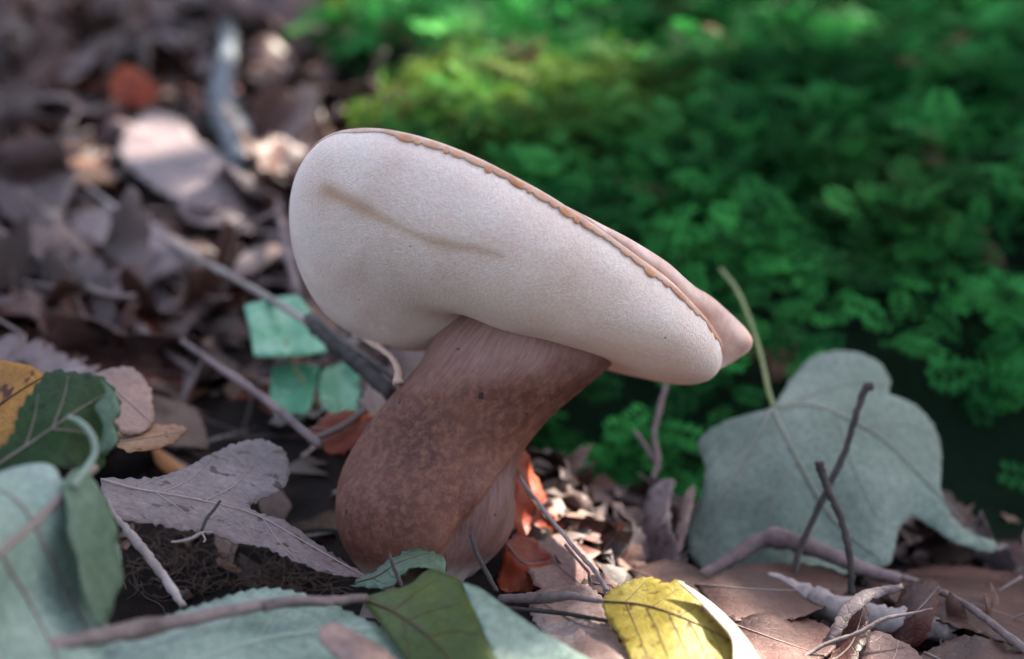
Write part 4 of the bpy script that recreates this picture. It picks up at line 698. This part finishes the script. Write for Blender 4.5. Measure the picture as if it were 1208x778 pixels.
def build_litter():
    protos = []
    for k, (kind, m1, m2, lb, gr) in enumerate(KINDS):
        for s in range(3):
            (P, f), rb, st = litter_proto(kind, 900+10*k+s, [.5, 1.3, -1.0][s], [1.1, 1.8, 1.5][s])
            protos.append((k, mesh_of('leaf_blade', P, f, [M[m1], M[m2]]), mesh_of('leaf_midrib_veins', *rb, M['vein_p']), mesh_of('leaf_stalk', *st, M['twig']), s))
    g = np.random.default_rng(77); spots = []
    n = 0
    while n < 262:
        y = g.uniform(4, 118)**1. ; x = g.uniform(-.40*(y+33)-4, edge_x(y)+2)
        if moss_w(x, y) > .35: continue
        if np.hypot(x+2.2, y) < 4.5: continue
        qx, qy = unproj(np.array([x, y, float(hgt(x, y))+1.2]))
        if any(np.hypot(qx-a, qy-b) < r for a, b, r in KEEP): continue
        spots.append((x, y, 'b')); n += 1
    for _ in range(46):      # ground right of the stem and in front
        x = g.uniform(2.2, 17); y = g.uniform(-6, 8)
        spots.append((x, y, 'r'))
    for _ in range(30):
        spots.append((g.uniform(1.5, 8), g.uniform(1, 10), 'r'))
    for (x, y, zone) in spots:
        k = g.choice(len(KINDS), p=PROB); pr = protos[3*k+g.integers(3)]; kind, m1, m2, lb, gr = KINDS[k]
        size = g.uniform(4., 8.4) if zone == 'b' else g.uniform(1.8, 3.4)
        e = 1.2; hx = (hgt(x+e, y)-hgt(x-e, y))/(2*e); hy = (hgt(x, y+e)-hgt(x, y-e))/(2*e)
        n_ = Vector((-hx+g.normal(0, .42), -hy+g.normal(0, .42), 1)).normalized()
        z = float(hgt(x, y))+(g.uniform(.2, 1.9) if zone == 'b' else g.uniform(.02, .2))
        q = n_.to_track_quat('Z', 'Y').to_matrix()@Matrix.Rotation(g.uniform(0, 6.28), 3, 'Z')@Matrix.Rotation(math.pi if g.random() < .35 else 0, 3, 'X')
        look = 'gently curled ' if pr[4] == 0 else 'strongly curled '
        if zone == 'b':
            qx, qy = unproj(np.array([x, y, z])); d_ = np.hypot(*(np.array([c[1:] for c in MARKS])-[qx, qy]).T); mk = MARKS[int(np.argmin(d_))][0]
            if x > edge_x(y)-4: mk = 'along the moss edge'
            lb = look+lb.replace('lying on the litter slope behind the mushroom', 'on the slope '+mk)
        else: lb = look+lb
        if zone == 'r': lb, gr = lb.replace('lying on the litter slope behind the mushroom', 'lying low on the ground right of the stem'), gr.replace('on the slope', 'right of the stem')
        root = thing('dead_leaf', lb, 'leaf', (x, y, z), gr); root.rotation_mode = 'QUATERNION'; root.rotation_quaternion = q.to_quaternion(); root.scale = (size, size*g.uniform(.8, 1.15), size)
        b = link('blade', pr[1], root, (-.5, 0, 0)); md = b.modifiers.new('thickness', 'SOLIDIFY'); md.thickness = .006*CM; md.offset = -1; md.material_offset = 1
        r = link('midrib', pr[2], b); s_ = link('stalk', pr[3], root, (-.5, 0, 0))  # midrib mesh carries the side veins as well
build_litter()
# fragments between the leaves: nobody could count them
def build_fragments():
    g = np.random.default_rng(99); VV, TT, CC = [], [], []; o = 0
    cols = np.array([(.20, .14, .13), (.10, .05, .035), (.30, .22, .19), (.05, .025, .02), (.22, .11, .075), (.15, .04, .025), (.36, .29, .27)])
    def add(x, y, s, lift, ndl=False):
        nonlocal o
        z = float(hgt(x, y))+lift; n = 7; a = np.sort(g.uniform(0, 6.28, n)); r = s*g.uniform(.45, 1, n)
        if ndl: L = np.array([[-1, .04, 0], [1, .02, 0], [1, -.02, 0], [-1, -.04, 0], [0, 0, .06]])*s; n = 4
        else: L = np.c_[r*np.cos(a), r*np.sin(a)*.7, g.normal(0, .16, n)*s]; L = np.vstack([L, [0, 0, .1*s]])
        nn = Vector((g.normal(0, .45), g.normal(0, .45)-.2, 1)).normalized(); Q = np.array(nn.to_track_quat('Z', 'Y').to_matrix()@Matrix.Rotation(g.uniform(0, 6.28), 3, 'Z'))
        P = L@Q.T+[x, y, z]; k = len(L)-1
        TT.append(np.array([(o+i, o+(i+1) % k, o+k) for i in range(k)])); VV.append(P); CC.append(np.tile(cols[g.choice(7, p=[.12, .26, .02, .40, .1, .09, .01])]*g.uniform(.6, 1.25), (len(P), 1))); o += len(P)
    for _ in range(4700):
        y = g.uniform(-14, 125) if _ < 4200 else g.uniform(-6, 11); x = g.uniform(-.42*(y+33)-4, edge_x(y)+2 if y > 9 else 18) if _ < 4200 else g.uniform(1, 12)
        if moss_w(x, y) > .5 or np.hypot((x+2.2), y+.8) < 2.6: continue
        pit = (x+7.6)**2/7+(y+4.6)**2/5 < 1.2
        if pit: continue
        near = y < 6
        if g.random() < (.08 if near else .25): add(x, y, g.uniform(.4, .9) if near else g.uniform(.6, 2.2), g.uniform(.05, .3), True)
        else: add(x, y, g.uniform(.35, 1.1) if near else g.uniform(.5, 1.9), g.uniform(.02, .25) if near else g.uniform(.05, .9))
    m, t, N = mat('litter_crumbs'); L = t.links.new
    at = N('Attribute', attribute_name='col'); tc = N('TexCoord'); n1 = N('TexNoise', i_Scale=350., i_Detail=5., i_Roughness=.7); L(tc.outputs['Object'], n1.inputs[0])
    mr = N('MapRange', i_1=.3, i_2=.7, i_3=.55, i_4=1.35); L(n1.outputs[0], mr.inputs[0]); mx = N('Mix', data_type='RGBA', blend_type='MULTIPLY'); mx.inputs[0].default_value = 1; L(at.outputs['Color'], mx.inputs[6]); L(mr.outputs[0], mx.inputs[7])
    b = N('Bump', i_Strength=.5, i_Distance=.0006); L(n1.outputs[0], b.inputs['Height'])
    p = N('BsdfPrincipled', i_Roughness=.6); L(mx.outputs[2], p.inputs['Base Color']); L(b.outputs[0], p.inputs['Normal']); oo = N('OutputMaterial'); L(p.outputs[0], oo.inputs[0])
    ob = link('leaf_fragments', big_mesh('leaf_fragments', np.vstack(VV), np.vstack(TT), [m], {'col': np.vstack(CC)})); ob['kind'] = 'stuff'; tag(ob, 'loose crumbs of dead leaf and needles between the leaves', 'leaf litter')
build_fragments()
def build_roots():
    g = np.random.default_rng(11); parts = []
    for k in range(210):
        px = g.uniform(135, 400); py = g.uniform(630, 705) if px < 300 else g.uniform(668, 705); d = ghit(px, py) or 29
        P = Wp(px, py, d-.1); a = g.uniform(0, 6.28); pts = [P]; n = g.integers(6, 12); dv = np.array([np.cos(a), np.sin(a)*.6, g.uniform(-.1, .5)])
        for i in range(n):
            dv = dv+g.normal(0, .35, 3); dv[2] -= .05; dv /= np.linalg.norm(dv); q = pts[-1]+dv*g.uniform(.1, .22); q[2] = np.clip(q[2], hgt(q[0], q[1])+.02, hgt(q[0], q[1])+.75); pts.append(q)
        parts.append(tube(smooth_line(pts, 18), [g.uniform(.012, .028), .006], 5))
    v, f = joined(parts); ob = link('root_fibres', mesh_of('root_fibres', v, f, M['root'])); ob['kind'] = 'stuff'; tag(ob, 'tangle of fine dark root fibres in the hollow under the lilac leaf', 'roots')
build_roots()

# ------------------------------------------------------------------ unseen tree added out of frame so its crown shades this spot
def build_shade_tree():
    g = np.random.default_rng(3); A = np.cross(SUN, [0, 0, 1.]); A /= np.linalg.norm(A); B = np.cross(SUN, A)
    T = [(795, 735, 27.5, 1.6), (676, 722, 29.4, .6), (632, 590, 35.5, .5)]  # spots to stay sunlit: crown leaves are left out along their sun rays
    for b in range(8, 120, 18):
        for a in range(412, 700, 42):
            if g.random() < .72: T.append((a, b, ghit(a, b, 2.4), g.uniform(2., 4.2)*(1-.004*b)))
    for a, b, r in [(760, 45, 2.2), (840, 30, 2.6), (1010, 40, 2.2), (690, 120, 1.6), (620, 150, 1.4), (900, 90, 1.6)]: T.append((a, b, ghit(a, b, 2.4), r*1.3))
    pts = [(np.array([Wp(a, b, c)@A, Wp(a, b, c)@B]), r) for a, b, c, r in T]
    c0 = np.array([0, 42., 6.]); cen = c0+SUN*290
    tb = np.array([185., 150., 0]); tb[2] = hgt(tb[0], tb[1])
    root = thing('added_shade_tree', 'unseen leafy tree added for shade, sun gaps shaped into its crown', 'tree', tb)
    bark = bark_mat('tree_bark', (.05, .04, .03), (.14, .11, .09), scale=8)
    part('trunk', *tube(smooth_line([tb-[0, 0, 12], tb+[-3, 4, 120], tb+[-10, 10, 230], tb+[-22, 14, 330]], 30), [9, 7, 5, 3], 12, .05), bark, root)
    for k in range(6):
        e = cen+A*g.uniform(-70, 70)+B*g.uniform(-70, 70); s = tb+[-6, 7, 150+25*k]
        part('limb', *tube(smooth_line([s, (s+e)/2+[0, 0, 18], e], 16), [2.2, .6], 7), bark, root)
    VV, TT = [], []; o = 0
    Lf = np.array([[-.5, 0, 0], [-.15, .28, .04], [.2, .24, .04], [.55, 0, -.05], [.2, -.24, .04], [-.15, -.28, .04]])
    for k in range(15000):
        r = 118*np.sqrt(g.random()); a = g.uniform(0, 6.28); c = cen+A*r*np.cos(a)+B*r*np.sin(a)+SUN*g.uniform(-30, 30); s = g.uniform(5, 8.5)
        q = np.array([c@A, c@B])
        if any(np.hypot(*(q-p)) < rr+s*.55 for p, rr in pts): continue
        nn = Vector(SUN*.9+g.normal(0, .35, 3)).normalized(); Q = np.array(nn.to_track_quat('Z', 'Y').to_matrix()@Matrix.Rotation(g.uniform(0, 6.28), 3, 'Z'))
        VV.append((Lf*s)@Q.T+c-tb); TT.append(np.array([(0, 1, 5), (1, 2, 5), (2, 4, 5), (2, 3, 4)])+o); o += 6
    for a, b, d in [(785, 335, 31), (812, 365, 31.6), (760, 318, 30.6), (266, 40, 80), (264, 75, 77), (262, 110, 74), (268, 140, 72)]:   # extra leaves added to keep sun off the cap and the stick
        for k in range(3):
            c = Wp(a, b, d)+SUN*(285+8*k)+g.normal(0, .8, 3); Q = np.array(Vector(SUN).to_track_quat('Z', 'Y').to_matrix()@Matrix.Rotation(g.uniform(0, 6.28), 3, 'Z'))
            VV.append((Lf*6.)@Q.T+c-tb); TT.append(np.array([(0, 1, 5), (1, 2, 5), (2, 4, 5), (2, 3, 4)])+o); o += 6
    lm = leaf_mat('tree_leaf', (.03, .06, .015), (.05, .10, .025), transl=.15, rnd=0)
    cr = link('crown', big_mesh('crown', np.vstack(VV), np.vstack(TT), [lm]), root); cr['kind'] = 'stuff'
build_shade_tree()
